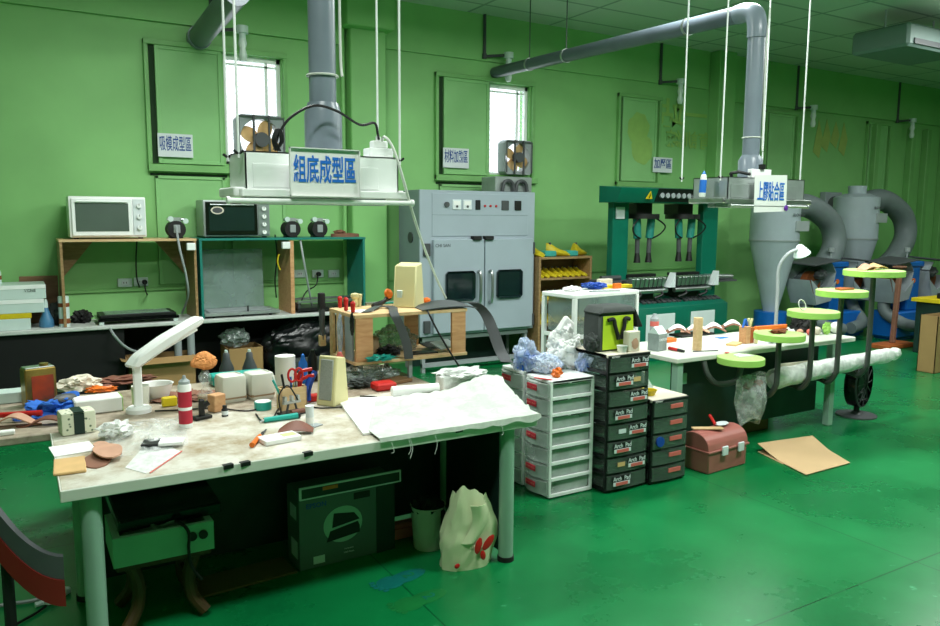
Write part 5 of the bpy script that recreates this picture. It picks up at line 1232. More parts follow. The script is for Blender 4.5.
# bucket and red butterfly bag
p = gz(437, 553, 0); 
r = T('waste_bin', 'beige round waste bin with a black strap under the front table', 'bin', (p.x, p.y+.1, 0))
MB().lathe([(.075, 0), (.078, .005), (.092, .23), (.096, .235), (.088, .23), (.07, .012), (.0, .01)], n=28).b('bin_body', 'cream', r)
MB().blob((0, 0, .225), (.085, .085, .05), .3, 2.5, 4).b('black_liner', 'rubber', r); MB().box(.03, .05, -.1, -.083, .12, .22).b('strap', 'rubber', r)
p = gz(473, 568, 0)
r = T('shopping_bag', 'cream paper-like plastic bag with a red butterfly motif under the table', 'bag', (p.x, p.y+.07, 0))
r.scale = (1.25, 1.15, 1.32)
def bagf(u, v):
    a = u*2*PI; rx, ry = .115, .07
    k = 1+.16*noise.noise(Vector((math.cos(a)*1.5, math.sin(a)*1.5, v*2.5+3)))+.07*noise.noise(Vector((math.cos(a)*4, math.sin(a)*4, v*6)))
    tw = 1-.30*v+.22*math.sin(v*PI)
    z = .27*v*(1+.16*math.cos(a*1+2.3)*v+.1*noise.noise(Vector((math.cos(a)*2, math.sin(a)*2, 9))))
    return (rx*k*tw*math.cos(a)-.0+.02*v, ry*k*tw*math.sin(a), z)
MB().grid(bagf, 56, 20).grid(lambda u, v: tuple(Vector(bagf(u, 0))*Vector((v, v, 1)).x if False else (bagf(u, 0)[0]*v, bagf(u, 0)[1]*v, .002)), 56, 2).b('bag_body', 'bagprint', r)
MB().grid(lambda u, v: (-.06+.075*u+.03*v+.03*math.sin(v*3), -.068-.02*math.sin(u*PI)-.012*v, .0+.11+.145*v), 6, 8, .003).b('folded_flap', 'bagprint', r)
for (c_, rd, ro) in (((.055, -.09, .1), (.036, .004, .017), .75), ((.01, -.088, .095), (.016, .004, .032), -.25), ((.03, -.09, .055), (.012, .004, .02), .3), ((-.08, -.074, .03), (.012, .004, .01), 0), ((.0, -.084, .15), (.008, .004, .008), 0)):
    MB().blob((0, 0, 0), rd, .05, 2, 3, rot=(0, -ro, 0)).b('red_motif', 'red', r).location = c_
# wood boards, red stick, black base behind carton
tag(MB((1.0, 3.66, .001)).box(.62, 1.1, 3.5, 3.7, .001, .012, .002, rot=(0, 0, .06)).b('cardboard_sheet', 'cardboarddark'), 'brown board lying on the floor left of the scanner carton', 'board')
p = gz(402, 528, .05); tag(MB(p).box(p.x-.09, p.x+.08, p.y-.02, p.y+.03, .06, .085, .003).box(p.x-.09, p.x+.09, p.y-.03, p.y+.08, .001, .06, .004).b('wood_block', 'pinklabel'), 'salmon coloured wooden block between carton and waste bin', 'block')
r = T('computer_tower', 'dark low equipment box on the floor behind the wooden stool', 'box', (1.0, 3.8, 0)); bpy.data.objects.remove(r)
# chair shell at the left edge
r = T('swivel_chair', 'chair with a red and grey curved shell at the lower left edge', 'chair', (-.22, 2.95, 0))
def arc(t, dz, dy): 
    p = gy(-30+93*t, 470+84*math.sin(t*PI/2), 3.02); return Vector((p.x+.22, p.y-2.95+dy, p.z+dz))
n_ = 14
def sh(u, v, z0_, z1_, y): 
    a = arc(u, z0_+(z1_-z0_)*v, y+.10*(1-u)**2); return a
MB().grid(lambda u, v: sh(u, v, .0, -.085, 0), n_, 3, .03).b('grey_upper_band', 'dgrey', r)
MB().grid(lambda u, v: sh(u, v, -.086, -.185, .0), n_, 3, .035).b('red_lower_band', 'darkred', r)
aa = arc(.35, -.18, .03); 
MB().cyl((aa.x, aa.y+.02, .06), (aa.x, aa.y+.02, aa.z+.02), .02, n=10).b('column', 'rubber', r)
for k in range(5):
    a = k*2*PI/5+.3; MB().cyl((aa.x, aa.y+.02, .07), (aa.x+.17*math.cos(a), aa.y+.02+.17*math.sin(a), .03), .014, n=8).cyl((aa.x+.17*math.cos(a), aa.y+.02+.17*math.sin(a)-.012, .024), (aa.x+.17*math.cos(a), aa.y+.02+.17*math.sin(a)+.012, .024), .023, n=12).b('base_leg', 'rubber', r)
# power strip
a, b_ = gz(46, 606, .0), gz(68, 592, .0)
d = b_-a; r = T('power_strip', 'white and yellow power strip on the floor at the lower left', 'power strip', (a.x, a.y, .0005), math.atan2(d.y, d.x))
MB().box(0, d.length, -.022, .022, 0, .03, .006).b('housing', 'ceramic', r)
for k in range(2): MB().box(.02+k*.05, .055+k*.05, -.014, .014, .03, .032).b('socket', 'yellow', r)
tag(MB(a).tube([gz(46, 606, .01), gz(36, 613, .008), gz(20, 622, .008), gz(0, 634, .008)], .006, n=6).b('cord', 'cable'), 'black cord from the power strip to the lower left corner', 'cord')
tag(MB(gz(50, 600, .01)).tube([gz(55, 594, .01), gz(35, 600, .01), gz(15, 603, .01), gz(-10, 607, .01)], .008, n=6).b('cord', 'grey'), 'grey cord on the floor behind the power strip', 'cord')
a, b_ = gz(35, 605, .012), gz(58, 598, .012); tag(MB(a).cyl(a, b_, .012, n=10).b('white_stick', 'ceramic'), 'short white stick on the floor beside the power strip', 'stick')

# ---------------------------------------------------------------- drawer towers
def tower(name, label, loc, rz, W, D, HT, n, fr, dr, top_m, lab_fn, front_rail=True, group=None, z_gap=.012):
    r = T(name, label, 'drawer tower', loc, rz, group); p = .018
    hh = (HT-.03)/n
    MB().box(-W/2, W/2, 0, D, HT-.022, HT, .004).b('top_panel', top_m, r)
    f = MB()
    for x in (-W/2, W/2-p):
        for y in (.0, D-p): f.box(x, x+p, y, y+p, 0.008, HT-.022, .002)
    for k in range(n+1):
        z = .008+k*hh
        if k < n:
            for y in (0, D-p): f.box(-W/2+p, W/2-p, y, y+p, z, z+.014)
        for x in (-W/2, W/2-p): f.box(x, x+p, p, D-p, z, z+.02, .001)
    f.b('frame', fr, r)
    for x in (-W/2+.02, W/2-.02):
        MB().cyl((x, .02, 0), (x, .02, .009), .012, n=8).b('foot', 'rubber', r)
    for k in range(n):
        z = .008+k*hh+.018
        d = MB(); bu = .036 if fr == 'whitepaint' else .014; wf = W/2-.010
        d.prism([(-wf, .0, z)]+[(-wf+2*wf*q/8, -.012-bu*math.sin(q/8*PI), z) for q in range(9)]+[(wf, .0, z)], (0, 0, hh-.02))
        d.box(-W/2+.02, W/2-.02, -.006, D-.02, z, z+.004).box(-W/2+.02, -W/2+.023, -.006, D-.02, z, z+hh-.03).box(W/2-.023, W/2-.02, -.006, D-.02, z, z+hh-.03)
        dd = d.b('drawer', dr, r)
        cm = MB().blob((0, D*.5, z+.02), (W*.34, D*.36, hh*.22), .5, 3, 3, floor=z+.005, seed=k*3.1)
        cm.b('contents', ('dgrey', 'brownleather', 'bagdark', 'silver')[(k*3+n) % 4], dd)
        lab_fn(k, z, hh, dd, W)
    return r
def white_lab(k, z, hh, dd, W):
    if k == 2: return
    MB().box(-.05, .05, -.0515, -.046, z+hh*.36, z+hh*.36+.036, .001).b('red_label', 'redlabel', dd)
    text('SPORT ARCH', .016, 'pinklabel', dd, (0, -.0525, z+hh*.36+.018))
wt = tower('drawer_tower', 'white seven-drawer plastic tower with red labels and bags heaped on top', (2.775, 3.83, 0), -PI/2, .265, .345, .755, 7, 'whitepaint', 'drawerclear', 'whitepaint', white_lab)
wt2 = tower('drawer_tower', 'white plastic drawer tower just behind the one with heaped bags', (2.765, 4.105, 0), -PI/2, .255, .345, .765, 7, 'whitepaint', 'drawerclear', 'whitepaint', white_lab)
def black_lab(k, z, hh, dd, W):
    right = (k % 2 == 1)
    s_ = .068 if right else -.055
    MB().box(s_-.075, s_+.075, -.029, -.0245, z+hh*.44, z+hh*.8, .001).b('black_label', 'black', dd)
    text('Arch  Pad', .036, 'label', dd, (s_, -.030, z+hh*.62), bold=.0004).scale = (1.0, 1.1, 1)
    MB().box(s_-.07, s_+.07, -.0295, -.025, z+hh*.2, z+hh*.43, .001).b('white_label', 'label', dd)
    MB().box(s_-.05, s_+.05, -.031, -.0293, z+hh*.22, z+hh*.41).b('pink_label', 'pinklabel', dd)
    if k in (1, 3, 6): MB().box(-s_*.9-.03, -s_*.9+.03, -.028, -.024, z+hh*.35, z+hh*.6).b('photo_card', 'tan' if k != 3 else 'label', dd)
bt = tower('drawer_tower', 'tall black eight-drawer tower carrying the lime and grey cool bag', (3.315, 3.60, 0), 0, .345, .36, .90, 8, 'black', 'drawersmoke', 'cream', black_lab)
MB().box(-.1725, .1725, -.012, .0, .872, .895, .002).b('front_lip', 'black', bt); text('KEYWAY', .016, 'paper', bt, (-.12, -.0135, .884))
def small_lab(k, z, hh, dd, W):
    MB().box(-.02, .09, -.031, -.024, z+hh*.42, z+hh*.68, .001).b('pink_label', 'pinklabel', dd)
    if k == 2: MB().cyl((-.1, -.03, z+hh*.45), (-.1, -.018, z+hh*.45), .034, n=18).b('blue_roll', 'blue', dd)
bt2 = tower('drawer_tower', 'short black five-drawer tower beside the tall black one', (3.665, 3.575, 0), 0, .32, .34, .575, 5, 'black', 'drawersmoke', 'cream', small_lab)
MB().box(-.16, .16, -.012, .0, .548, .57, .002).b('front_lip', 'black', bt2); text('KEYWAY', .016, 'paper', bt2, (-.11, -.0135, .56))
# plastic bags on the white tower
zt = .7556
for k, (px, py, rx, ry, rz_, mt, sd, lb) in enumerate(((530, 372, .075, .10, .115, 'filmblue', 1, 'bluish filled plastic bag, leftmost of the heap on the white drawers'),
        (551, 374, .10, .09, .07, 'filmblue', 4, 'lilac plastic bag lying at the front of the heap on the white drawers'),
        (572, 368, .12, .13, .135, 'filmwhite', 7, 'large milky plastic bag forming the peak of the heap'),
        (590, 372, .07, .07, .07, 'filmblue', 9, 'small pale blue tied bag at the right end of the heap'))):
    p = gz(px, py, zt); p.z = zt; p.y += .03
    if k == 2: p.y += .02
    r = T('plastic_bag', lb, 'bag', p, 0, None)
    MB().blob((0, .02, rz_*.85), (rx, ry, rz_), .26, 1.8, 5, floor=0, seed=sd).b('bag_film', mt, r)
    MB().blob((0, .02, rz_*.5), (rx*.72, ry*.7, rz_*.55), .5, 3.5, 4, floor=.003, seed=sd+2).b('bag_contents', ('bluecloth', 'label', 'label', 'bluecloth')[k] if k != 0 else 'bluecloth', r)
    if k == 2:
        MB().box(-.055, .045, .01, .05, .20, .33, .012, rot=(0, .7, 0)).blob((0, .03, .24), (.05, .05, .06), .2, 2, 3).b('knotted_top', 'filmwhite', r)
        MB().blob((.06, -.1, .05), (.035, .03, .03), .3, 2, 3).b('blue_piece', 'tealp', r)
p = gz(560, 378, zt); tag(MB(Vector((p.x, p.y, zt+.0006))).blob((p.x, p.y+.03, zt+.03), (.035, .03, .03), .4, 2, 3, floor=zt+.0006).b('orange_wrapper', 'orange'), 'bright orange wrapper at the foot of the plastic bags', 'wrapper')
p = gz(546, 380, zt); tag(MB(Vector((p.x, p.y, zt+.0006))).box(p.x-.012, p.x+.012, p.y-.03, p.y+.09, zt+.0006, zt+.004, rot=(0, 0, .5)).b('red_tape', 'red'), 'red tape strip on the top edge of the white drawers', 'tape')
p = Vector((2.86, 4.1, .7656)); tag(MB(p).box(p.x-.05, p.x+.04, 4.02, 4.2, .7656, .785, .004).b('grey_tray', 'silver'), 'small grey tray on the rear white drawers under the rubber strip', 'tray')
# cool bag
zb = .9006
r = T('cool_bag', 'dark grey and lime green cool bag standing on the tall black drawers', 'bag', (3.30, 3.72, zb), -.03)
m = MB(); m.prism([(-.15, -.02, 0), (.15, -.02, 0), (.15, -.0, .25), (-.13, -.0, .25)], (0, .17, 0), .012); m.b('bag_body', 'bagdark', r)
MB().prism([(-.12, -.024, .012), (.14, -.024, .012), (.14, -.006, .225), (-.105, -.006, .225)], (0, .004, 0), .001).b('lime_panel', 'lightgreenbag', r)
MB().prism([(-.15, -.02, .24), (.16, -.02, .24), (.14, .0, .285), (-.1, .0, .285)], (0, .18, 0), .01).b('top_flap', 'bagdark', r)
MB().prism([(.145, -.012, .26), (.16, -.012, .26), (.225, -.012, .14), (.17, -.012, .14)], (0, .1, 0), .006).b('side_flap', 'rubber', r)
for sx in (-.035, .06):
    s2 = 1 if sx < 0 else -1
    MB().tube([(sx-.04*s2, -.018, .2), (sx, -.022, .205), (sx+.01*s2, -.028, .16), (sx+.03*s2, -.032, .1), (sx+.035*s2, -.034, .075)], .013, n=8).b('carry_strap', 'rubber', r)
MB().blob((-.17, .03, .06), (.04, .06, .06), .2, 2, 4, floor=.0).b('side_pocket', 'bagdark', r)
r = T('candle_box', 'cream speckled box standing in front of the lime cool bag', 'box', (3.375, 3.645, zb), .05)
MB().box(-.05, .05, -.025, .03, 0, .13, .004).b('box_body', 'cream', r); MB().blob((.005, -.026, .05), (.03, .002, .035), .2, 3, 3).b('faint_print', 'insole', r)
jar('small_cup', 0, 0, 0, [(.026, 0), (.034, .042), (.036, .044), (.03, .04), (.022, .01), (0, .008)], 'paper', 'small white cup on the tall black drawers', 'cup', loc=(3.285, 3.60+.035, zb))
# things on the short tower
zs = .5756
r = T('yellow_bowl', 'yellow plastic bowl on the short black drawers', 'bowl', (3.59, 3.70, zs)); MB().lathe([(.04, 0), (.055, .035), (.058, .037), (.05, .033), (.036, .006), (0, .005)], n=24).b('bowl_body', 'yellow', r)
tag(MB((3.565, 3.8, zs)).box(3.53, 3.6, 3.79, 3.86, zs, zs+.11, .006).b('white_block', 'cream'), 'cream block behind the yellow bowl', 'block')
tag(MB((3.66, 3.8, zs)).prism([(3.62, 3.8, zs), (3.74, 3.8, zs), (3.65, 3.82, zs+.15)], (0, .012, 0)).b('grey_card', 'ceramic'), 'pale triangular card standing on the short black drawers', 'card')

# white cart behind the black tower
CW, CD = .76, .38; cfl = gy(575, 295, 4.66); CH = cfl.z
r = T('storage_cart', 'white frame plastic drawer cart behind the black drawers, laden with packets', 'cart', (cfl.x+.5*CW*math.cos(.12), cfl.y+.5*CW*math.sin(.12), 0), .12)
MB().box(-CW/2, CW/2, 0, CD, CH-.035, CH, .006).b('top_panel', 'whitepaint', r)
for x in (-CW/2, CW/2-.035):
    for y in (0, CD-.035): MB().box(x, x+.035, y, y+.035, 0, CH-.035, .004).b('post', 'whitepaint', r)
for z in (.06, .43, .8):
    MB().box(-CW/2+.035, CW/2-.035, .004, .03, z, z+.03).box(-CW/2+.004, -CW/2+.03, .035, CD-.035, z, z+.03).box(CW/2-.03, CW/2-.004, .035, CD-.035, z, z+.03).b('rail', 'whitepaint', r)
    MB().box(-CW/2+.04, CW/2-.04, .0, CD-.03, z+.035, z+.33, .01).b('drawer', 'greyclear', r)
def oncart(px, py):
    p = gz(px, py, CH+.0006); return Vector((min(max(p.x, cfl.x+.05), cfl.x+CW-.1), min(max(p.y, cfl.y+.08), cfl.y+CD-.1), CH+.0006))
p = oncart(592, 289); tag(MB(p).blob(p+Vector((-.0, .02, .03)), (.1, .05, .03), .3, 3, 4, floor=p.z, seed=2, rot=(0, 0, -.6)).b('blue_packet', 'blue'), 'bright blue packet on the white cart', 'packet')
p = oncart(574, 287); tag(MB(p).blob(p+Vector((-.02, .03, .03)), (.06, .05, .02), .3, 3, 4, floor=p.z, seed=5).b('dark_blue_packet', 'signnavy'), 'dark blue packet at the left of the white cart', 'packet')
p = oncart(572, 291); tag(MB(p).blob(p+Vector((0, 0, .018)), (.08, .05, .022), .3, 3, 4, floor=p.z, seed=6).b('white_cloth', 'paper'), 'white crumpled wrapper at the front left of the white cart', 'wrapper')
p = oncart(610, 286); tag(MB(p).box(p.x-.14, p.x+.18, p.y, p.y+.07, p.z+.0, p.z+.028, .003, rot=(0, 0, -.1)).b('yellow_ruler_box', 'yellow'), 'long yellow packet on the white cart', 'packet')
p = oncart(629, 287); tag(MB(p).box(p.x-.04, p.x+.04, p.y-.03, p.y+.0, p.z+.0, p.z+.045, .003).b('orange_box', 'orange'), 'orange-red box at the right of the white cart', 'box')
p = oncart(602, 283); tag(MB(p).box(p.x-.07, p.x+.07, p.y+.12, p.y+.17, p.z, p.z+.07, .003).b('cream_carton', 'cream'), 'cream carton at the back of the white cart', 'box')
p = oncart(614, 293); tag(MB(p).box(p.x-.12, p.x+.15, p.y-.0, p.y+.05, p.z, p.z+.008, .002, rot=(0, 0, -.15)).b('grey_folder', 'silver'), 'flat grey folder at the front of the white cart', 'folder')

# ---------------------------------------------------------------- right workbench
bX0, bX1, bY0, bY1 = 4.03, 6.15, 3.88, 4.58
rbn = T('work_table', 'cream topped right workbench holding insoles under the galvanised hood', 'table', (5.1, 4.2, 0)); o = rbn.location.copy()
MB(o).box(bX0, bX1, bY0, bY1, .712, .75, .006).b('tabletop', 'tablelight', rbn)
for x in (bX0+.06, bX1-.25):
    for y in (bY0+.05, bY1-.06): MB(o).box(x-.03, x+.03, y-.03, y+.03, 0, .713, .004).b('leg', 'teallegs', rbn)
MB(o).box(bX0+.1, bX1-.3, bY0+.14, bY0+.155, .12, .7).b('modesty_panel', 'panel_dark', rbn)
p = gy(675, 377, bY0+.1); MB(o).box(p.x+.1, p.x+.15, bY0+.125, bY0+.14, .52, .6).b('green_tag', 'psu', rbn)
r = T('milk_carton', 'grey printed gable-top carton at the left end of the right workbench', 'carton', on(657, 350), .2)
MB().box(-.055, .055, -.05, .05, 0, .13, .003).b('carton_body', 'carton', r); MB().prism([(-.055, -.05, .13), (-.055, .05, .13), (-.055, .0, .185)], (.11, 0, 0), .002).b('gable_top', 'ceramic', r)
text('LIMEKEM', .026, 'label', r, (0, -.0515, .085), bold=.0004)
p = on(652, 342); jar('spray_can', 0, 0, 0, [(.035, 0), (.035, .19), (.02, .21), (.015, .23)], 'grey', 'grey can with pink cap behind the printed carton', 'can', (('pink_band', [(.036, .13), (.036, .17)], 'pinklabel'),), loc=p+Vector((.02, .0, 0)))
r = T('wooden_cylinder', 'tall plain wooden cylinder standing on the right workbench', 'cylinder', on(697, 350)); MB().lathe([(.034, 0), (.035, .003), (.035, .247), (.033, .25), (0, .25)], n=28).b('cylinder_body', 'pine', r)
a, b_ = on(669, 350), on(684, 353); r = T('screwdriver', 'red and black screwdriver at the front left of the right workbench', 'screwdriver', a); d = b_-a
MB().cyl((0, 0, .014), d*.6+Vector((0, 0, .014)), .014, .012, n=10).b('handle', 'red', r); MB().cyl(d*.6+Vector((0, 0, .014)), d+Vector((0, 0, .012)), .012, .01, n=10).b('black_end', 'black', r)
p = on(671, 342); tag(MB(p).box(p.x-.07, p.x+.05, p.y-.02, p.y+.05, p.z, p.z+.03, .004, rot=(0, 0, .1)).b('orange_gauge', 'orange'), 'small orange and yellow tool beside the printed carton', 'tool')
p = on(690, 336); tag(MB(p).box(p.x-.15, p.x+.25, p.y-.05, p.y+.1, p.z, p.z+.018, .003).b('black_mat', 'black'), 'black mat under the row of insoles', 'mat')
for k, (px, py, mt, rz_, lb) in enumerate(((676, 336, 'insoled', 1.05, 'brown arched insole furthest left on the right workbench'), (695, 335, 'insole', 1.05, 'pinkish arched insole behind the wooden cylinder'), (712, 334, 'insoled', 1.05, 'arched insole with white lining over a blue slip'), (731, 331, 'insoled', 1.05, 'arched insole with white lining beside the block of pegs'))):
    insole(on(px, py)+Vector((0, 0, .02)), rz_, .26, mt, lb, curl=.04, w_=.055, sole='paper', roll=(.35))
p = on(722, 338); tag(MB(p).box(p.x-.05, p.x+.05, p.y-.03, p.y+.03, p.z, p.z+.004).b('blue_slip', 'signblue'), 'blue slip of paper in front of the arched insoles', 'paper')
p = on(735, 345); tag(MB(p).box(p.x-.08, p.x+.08, p.y-.03, p.y+.05, p.z, p.z+.016, .002, rot=(0, 0, .4)).b('tan_folder', 'tan'), 'tan leather piece in front of the wooden peg block', 'leather')
a, b_ = on(693, 352), on(718, 351); tag(MB(a).cyl(a+Vector((0, 0, .004)), b_+Vector((0, 0, .004)), .004, n=8).b('awl', 'dgrey'), 'thin dark awl beside the wooden cylinder', 'awl')
p = on(727, 353); tag(MB(p).box(p.x-.015, p.x+.015, p.y-.01, p.y+.01, p.z, p.z+.006).b('pink_eraser', 'pinklabel'), 'small pink eraser near the front of the right workbench', 'eraser')
p = on(747, 343); r = T('peg_block', 'wooden block holding blue and cream pegs on the right workbench', 'block', p, .1)
MB().box(-.06, .0, -.03, .04, 0, .14, .003).b('wooden_block', 'pine_o', r); MB().box(.002, .05, -.03, .04, 0, .13, .003).b('second_block', 'orangewood', r)
for k, (x, mt, rr_) in enumerate(((-.045, 'bluecloth', .3), (-.02, 'bluecloth', -.35), (.01, 'beige', -.15), (.035, 'beige', .35))):
    tag(MB(p+Vector((x, 0, .14))).box(-.008+p.x+x, .008+p.x+x, p.y-.01, p.y+.01, p.z+.125+.0*k, p.z+.2, .003, rot=(0, rr_, 0)).b('clothes_peg', mt), ('blue peg leaning left in the wooden block', 'blue peg leaning right in the wooden block', 'cream peg in the middle of the wooden block', 'cream peg at the right of the wooden block')[k], 'peg', 'pegs in the wooden block')
tag(MB(p).box(p.x+.03, p.x+.06, p.y-.06, p.y-.04, p.z, p.z+.11, .005).b('cream_clip', 'beige'), 'cream clip hanging in front of the wooden peg block', 'clip')
a = on(778, 336); r = T('orange_bar', 'orange wooden bar lying across small blocks on the right workbench', 'bar', a, -.1)
MB().box(-.2, .16, .05, .08, .05, .085, .003).b('bar_body', 'orange', r); MB().box(.05, .15, .03, .09, 0, .05, .004).b('block', 'brownleather', r); MB().box(-.18, -.12, .03, .09, 0, .05, .004).b('block', 'brownleather', r)
for k, (px, mt, rr_, lb) in enumerate(((800, 'paper', .03, 'white cup on the right part of the bench'), (808, 'insole', .03, 'beige lump beside the white cup'), (818, 'pinklabel', .028, 'pink jar on the right part of the bench'), (825, 'cream', .035, 'cream jar on the right part of the bench'), (833, 'carton', .03, 'speckled grey jar on the right part of the bench'), (844, 'paper', .05, 'round white ball at the right end of the bench'))):
    p = on(px, 338-k*.7); p.y += .08
    tag(MB(p).blob(p+Vector((0, 0, rr_)), (rr_, rr_, rr_*(1.05)), .06, 2, 3, floor=p.z).b('small_jar' if k < 5 else 'white_ball', mt), lb, 'jar' if k < 5 else 'ball')
tag(MB(on(788, 338)).blob(on(786, 342)+Vector((0, .03, .012)), (.16, .05, .02), .5, 5, 4, floor=TZ+.0006, seed=3).b('white_scraps', 'label'), 'white paper scraps behind the second lime disc', 'scraps')
# grey gooseneck lamp
p = on(776, 330); p.y = 4.4; p.x = gy(776, 320, 4.4).x
r = T('gooseneck_lamp', 'grey gooseneck lamp with a white shade standing on the right workbench', 'lamp', p)
w1 = gy(779, 268, 4.4)-p; w2 = gy(788, 254, 4.35)-p; w3 = gy(799, 249, 4.3)-p
MB().lathe([(.06, 0), (.06, .015), (.02, .025)], n=20).b('base', 'grey', r)
MB().tube([(0, 0, .02), (0, 0, w1.z*.6), w1, w2, w3], .016, n=10).b('gooseneck', 'grey', r)
MB().lathe([(.02, .06), (.03, .05), (.075, -.03), (.07, -.032), (.0, .03)], w3+Vector((.03, 0, -.02)), 20, rot=(0, -.5, 0)).b('lamp_shade', 'ceramic', r)
# lime discs on J pipes
DY = 3.73
ra, rb_ = gy(773, 379, 3.82), gy(893, 354, 3.82)
def rollz(x): return ra.z+(rb_.z-ra.z)*(x-ra.x)/(rb_.x-ra.x)
labs = ('lowest lime green disc seat on a bent pipe, left of the five', 'second lowest lime green disc on a bent pipe, with scraps on it', 'middle lime green disc on a bent pipe along the right workbench', 'fourth lime green disc on a bent pipe, carrying an orange scrap', 'highest and furthest right lime green disc, carrying leather pieces')
discs = []
for k, (px, py, w_) in enumerate(((741, 357, 46), (779.5, 333, 49), (813.5, 310.5, 49), (842, 290, 48), (874, 270, 56))):
    p = gy(px, py, DY); dep = .51*p.x+.86*DY; R_ = w_/2*dep/765; th = .05
    r = T('disc_stand', labs[k], 'stand', (p.x, DY, 0), 0, 'lime green discs on bent pipes at the right workbench')
    MB().lathe([(0, p.z-th), (R_-.004, p.z-th), (R_, p.z-th+.004), (R_, p.z-.004), (R_-.004, p.z), (0, p.z)], n=48).b('disc', 'lime', r)
    MB().lathe([(R_+.0006, p.z-th+.003), (R_+.0016, p.z-th+.004), (R_+.0016, p.z-.004), (R_+.0006, p.z-.003)], n=48).b('side_band', 'limeside', r)
    zb_ = rollz(p.x)-.105
    if k == 0: pts = [(0, 0, p.z-th), (0, 0, p.z-th-.05), (-.01, .02, p.z-th-.12), (-.06, .05, p.z-th-.15), (-.14, .1, p.z-th-.15), (-.19, .14, p.z-th-.08), (-.19, .18, .72-.012)]
    else: pts = [(0, 0, p.z-th), (0, 0, zb_+.14), (0, .005, zb_+.08), (0, .04, zb_+.02), (0, .1, zb_), (0, .19, zb_)] if False else [(0, 0, p.z-th), (0, 0, zb_+.16), (0, .01, zb_+.07), (0, .07, zb_-.01), (0, .15, zb_+.0), (0, .28, zb_+.0)]
    MB().tube(pts, .021, n=14).b('bent_pipe', 'pipe', r)
    discs.append((r, p, R_))
def ondisc(k, dx, dy=0.): r, p, R_ = discs[k]; return Vector((p.x+dx, DY+dy, p.z+.0006))
q = ondisc(0, .02, .02); tag(MB(q).prism([q+Vector((-.05, -.03, 0)), q+Vector((.09, -.05, 0)), q+Vector((.05, .06, 0)), q+Vector((-.02, .05, 0))], (0, 0, .008)).b('paper_scrap', 'paper'), 'white paper scrap on the lowest lime disc', 'paper')
q = ondisc(1, -.01, .0); tag(MB(q).blob(q+Vector((0, 0, .012)), (.07, .045, .015), .4, 4, 4, floor=q.z).b('leather_scrap', 'rust'), 'brown scraps on the second lowest lime disc', 'scraps')
r2 = T('wire_coil', 'small white wire coil on the middle lime disc', 'wire', ondisc(2, -.1, .03))
MB().tube([(.04*math.cos(a), .015*math.sin(a), .045+.04*math.sin(a)) for a in [k*PI/6 for k in range(25)]], .004, n=6, smooth=2).b('wire', 'wcable', r2)
q = ondisc(3, .03, .0); tag(MB(q).prism([q+Vector((-.1, -.04, 0)), q+Vector((.09, -.03, 0)), q+Vector((.03, .06, 0)), q+Vector((-.05, .05, 0))], (0, 0, .015), .002).b('leather_scrap', 'orangewood'), 'orange leather scrap on the fourth lime disc', 'leather')
for k, (dx, mt, lb) in enumerate(((-.05, 'insole', 'pink-beige leather piece on the highest lime disc, left one'), (.07, 'tan', 'tan leather piece on the highest lime disc, right one'))):
    q = ondisc(4, dx, .02); tag(MB(q).grid(lambda u, v: q+Vector((-.1+.2*u, -.04+.08*v, .004+.05*math.sin(u*PI*.9)*(.5+.5*v))), 10, 4, .005).b('leather_piece', mt), lb, 'leather')
# plastic wrapped roll
a = gy(773, 379, 3.82); b_ = gy(893, 354, 3.82)
r = T('wrapped_roll', 'long roll wrapped in milky plastic slung under the right workbench', 'roll', (a.x, 3.82, a.z)); d = b_-a
def rl(u, v):
    an = v*2*PI; R_ = (.075-.02*u)*(1+.12*noise.noise(Vector((u*14, math.cos(an)*1.4, math.sin(an)*1.4)))) * (1 if u < .9 else 1-(u-.9)*4.2) * (1.35 if u > .965 else 1)
    c = d*u*1.04; return (c.x, .9*R_*math.cos(an), c.z+R_*math.sin(an)*1.1)
MB().grid(rl, 60, 16).b('plastic_wrap', 'filmwhite', r)
MB().cyl((0.02, 0, 0), d*.9, .045, .03, n=16).b('core', 'label', r)
a = gy(776, 372, 3.86); b_ = gy(812, 352, 3.9)
tag(MB(a).box(a.x, a.x+.45, 3.845, 3.86, a.z+.0, a.z+.06, .003, rot=(0, .02, 0)).b('slat', 'cream'), 'thin cream slat lying above the wrapped roll', 'slat')
p = gy(751, 398, 3.72)
r = T('clear_bag', 'clear plastic bag hanging below the lowest lime disc', 'bag', (p.x, 3.72, p.z))
MB().grid(lambda u, v: (( .155*(1-.35*v*v)*math.cos(u*2*PI))*(1+.2*noise.noise(Vector((math.cos(u*6.28)*2, math.sin(u*6.28)*2, v*3)))), .06*math.sin(u*2*PI)*(.4+math.sin(v*PI)), .17-.36*v+.02*math.sin(u*12)), 40, 16).b('bag_film', 'film', r)
MB().blob((-.04, 0, .1), (.04, .03, .03), .2, 2, 3).blob((.07, 0, .1), (.04, .03, .03), .2, 2, 3, seed=3).b('paper_tubes', 'brownleather', r)
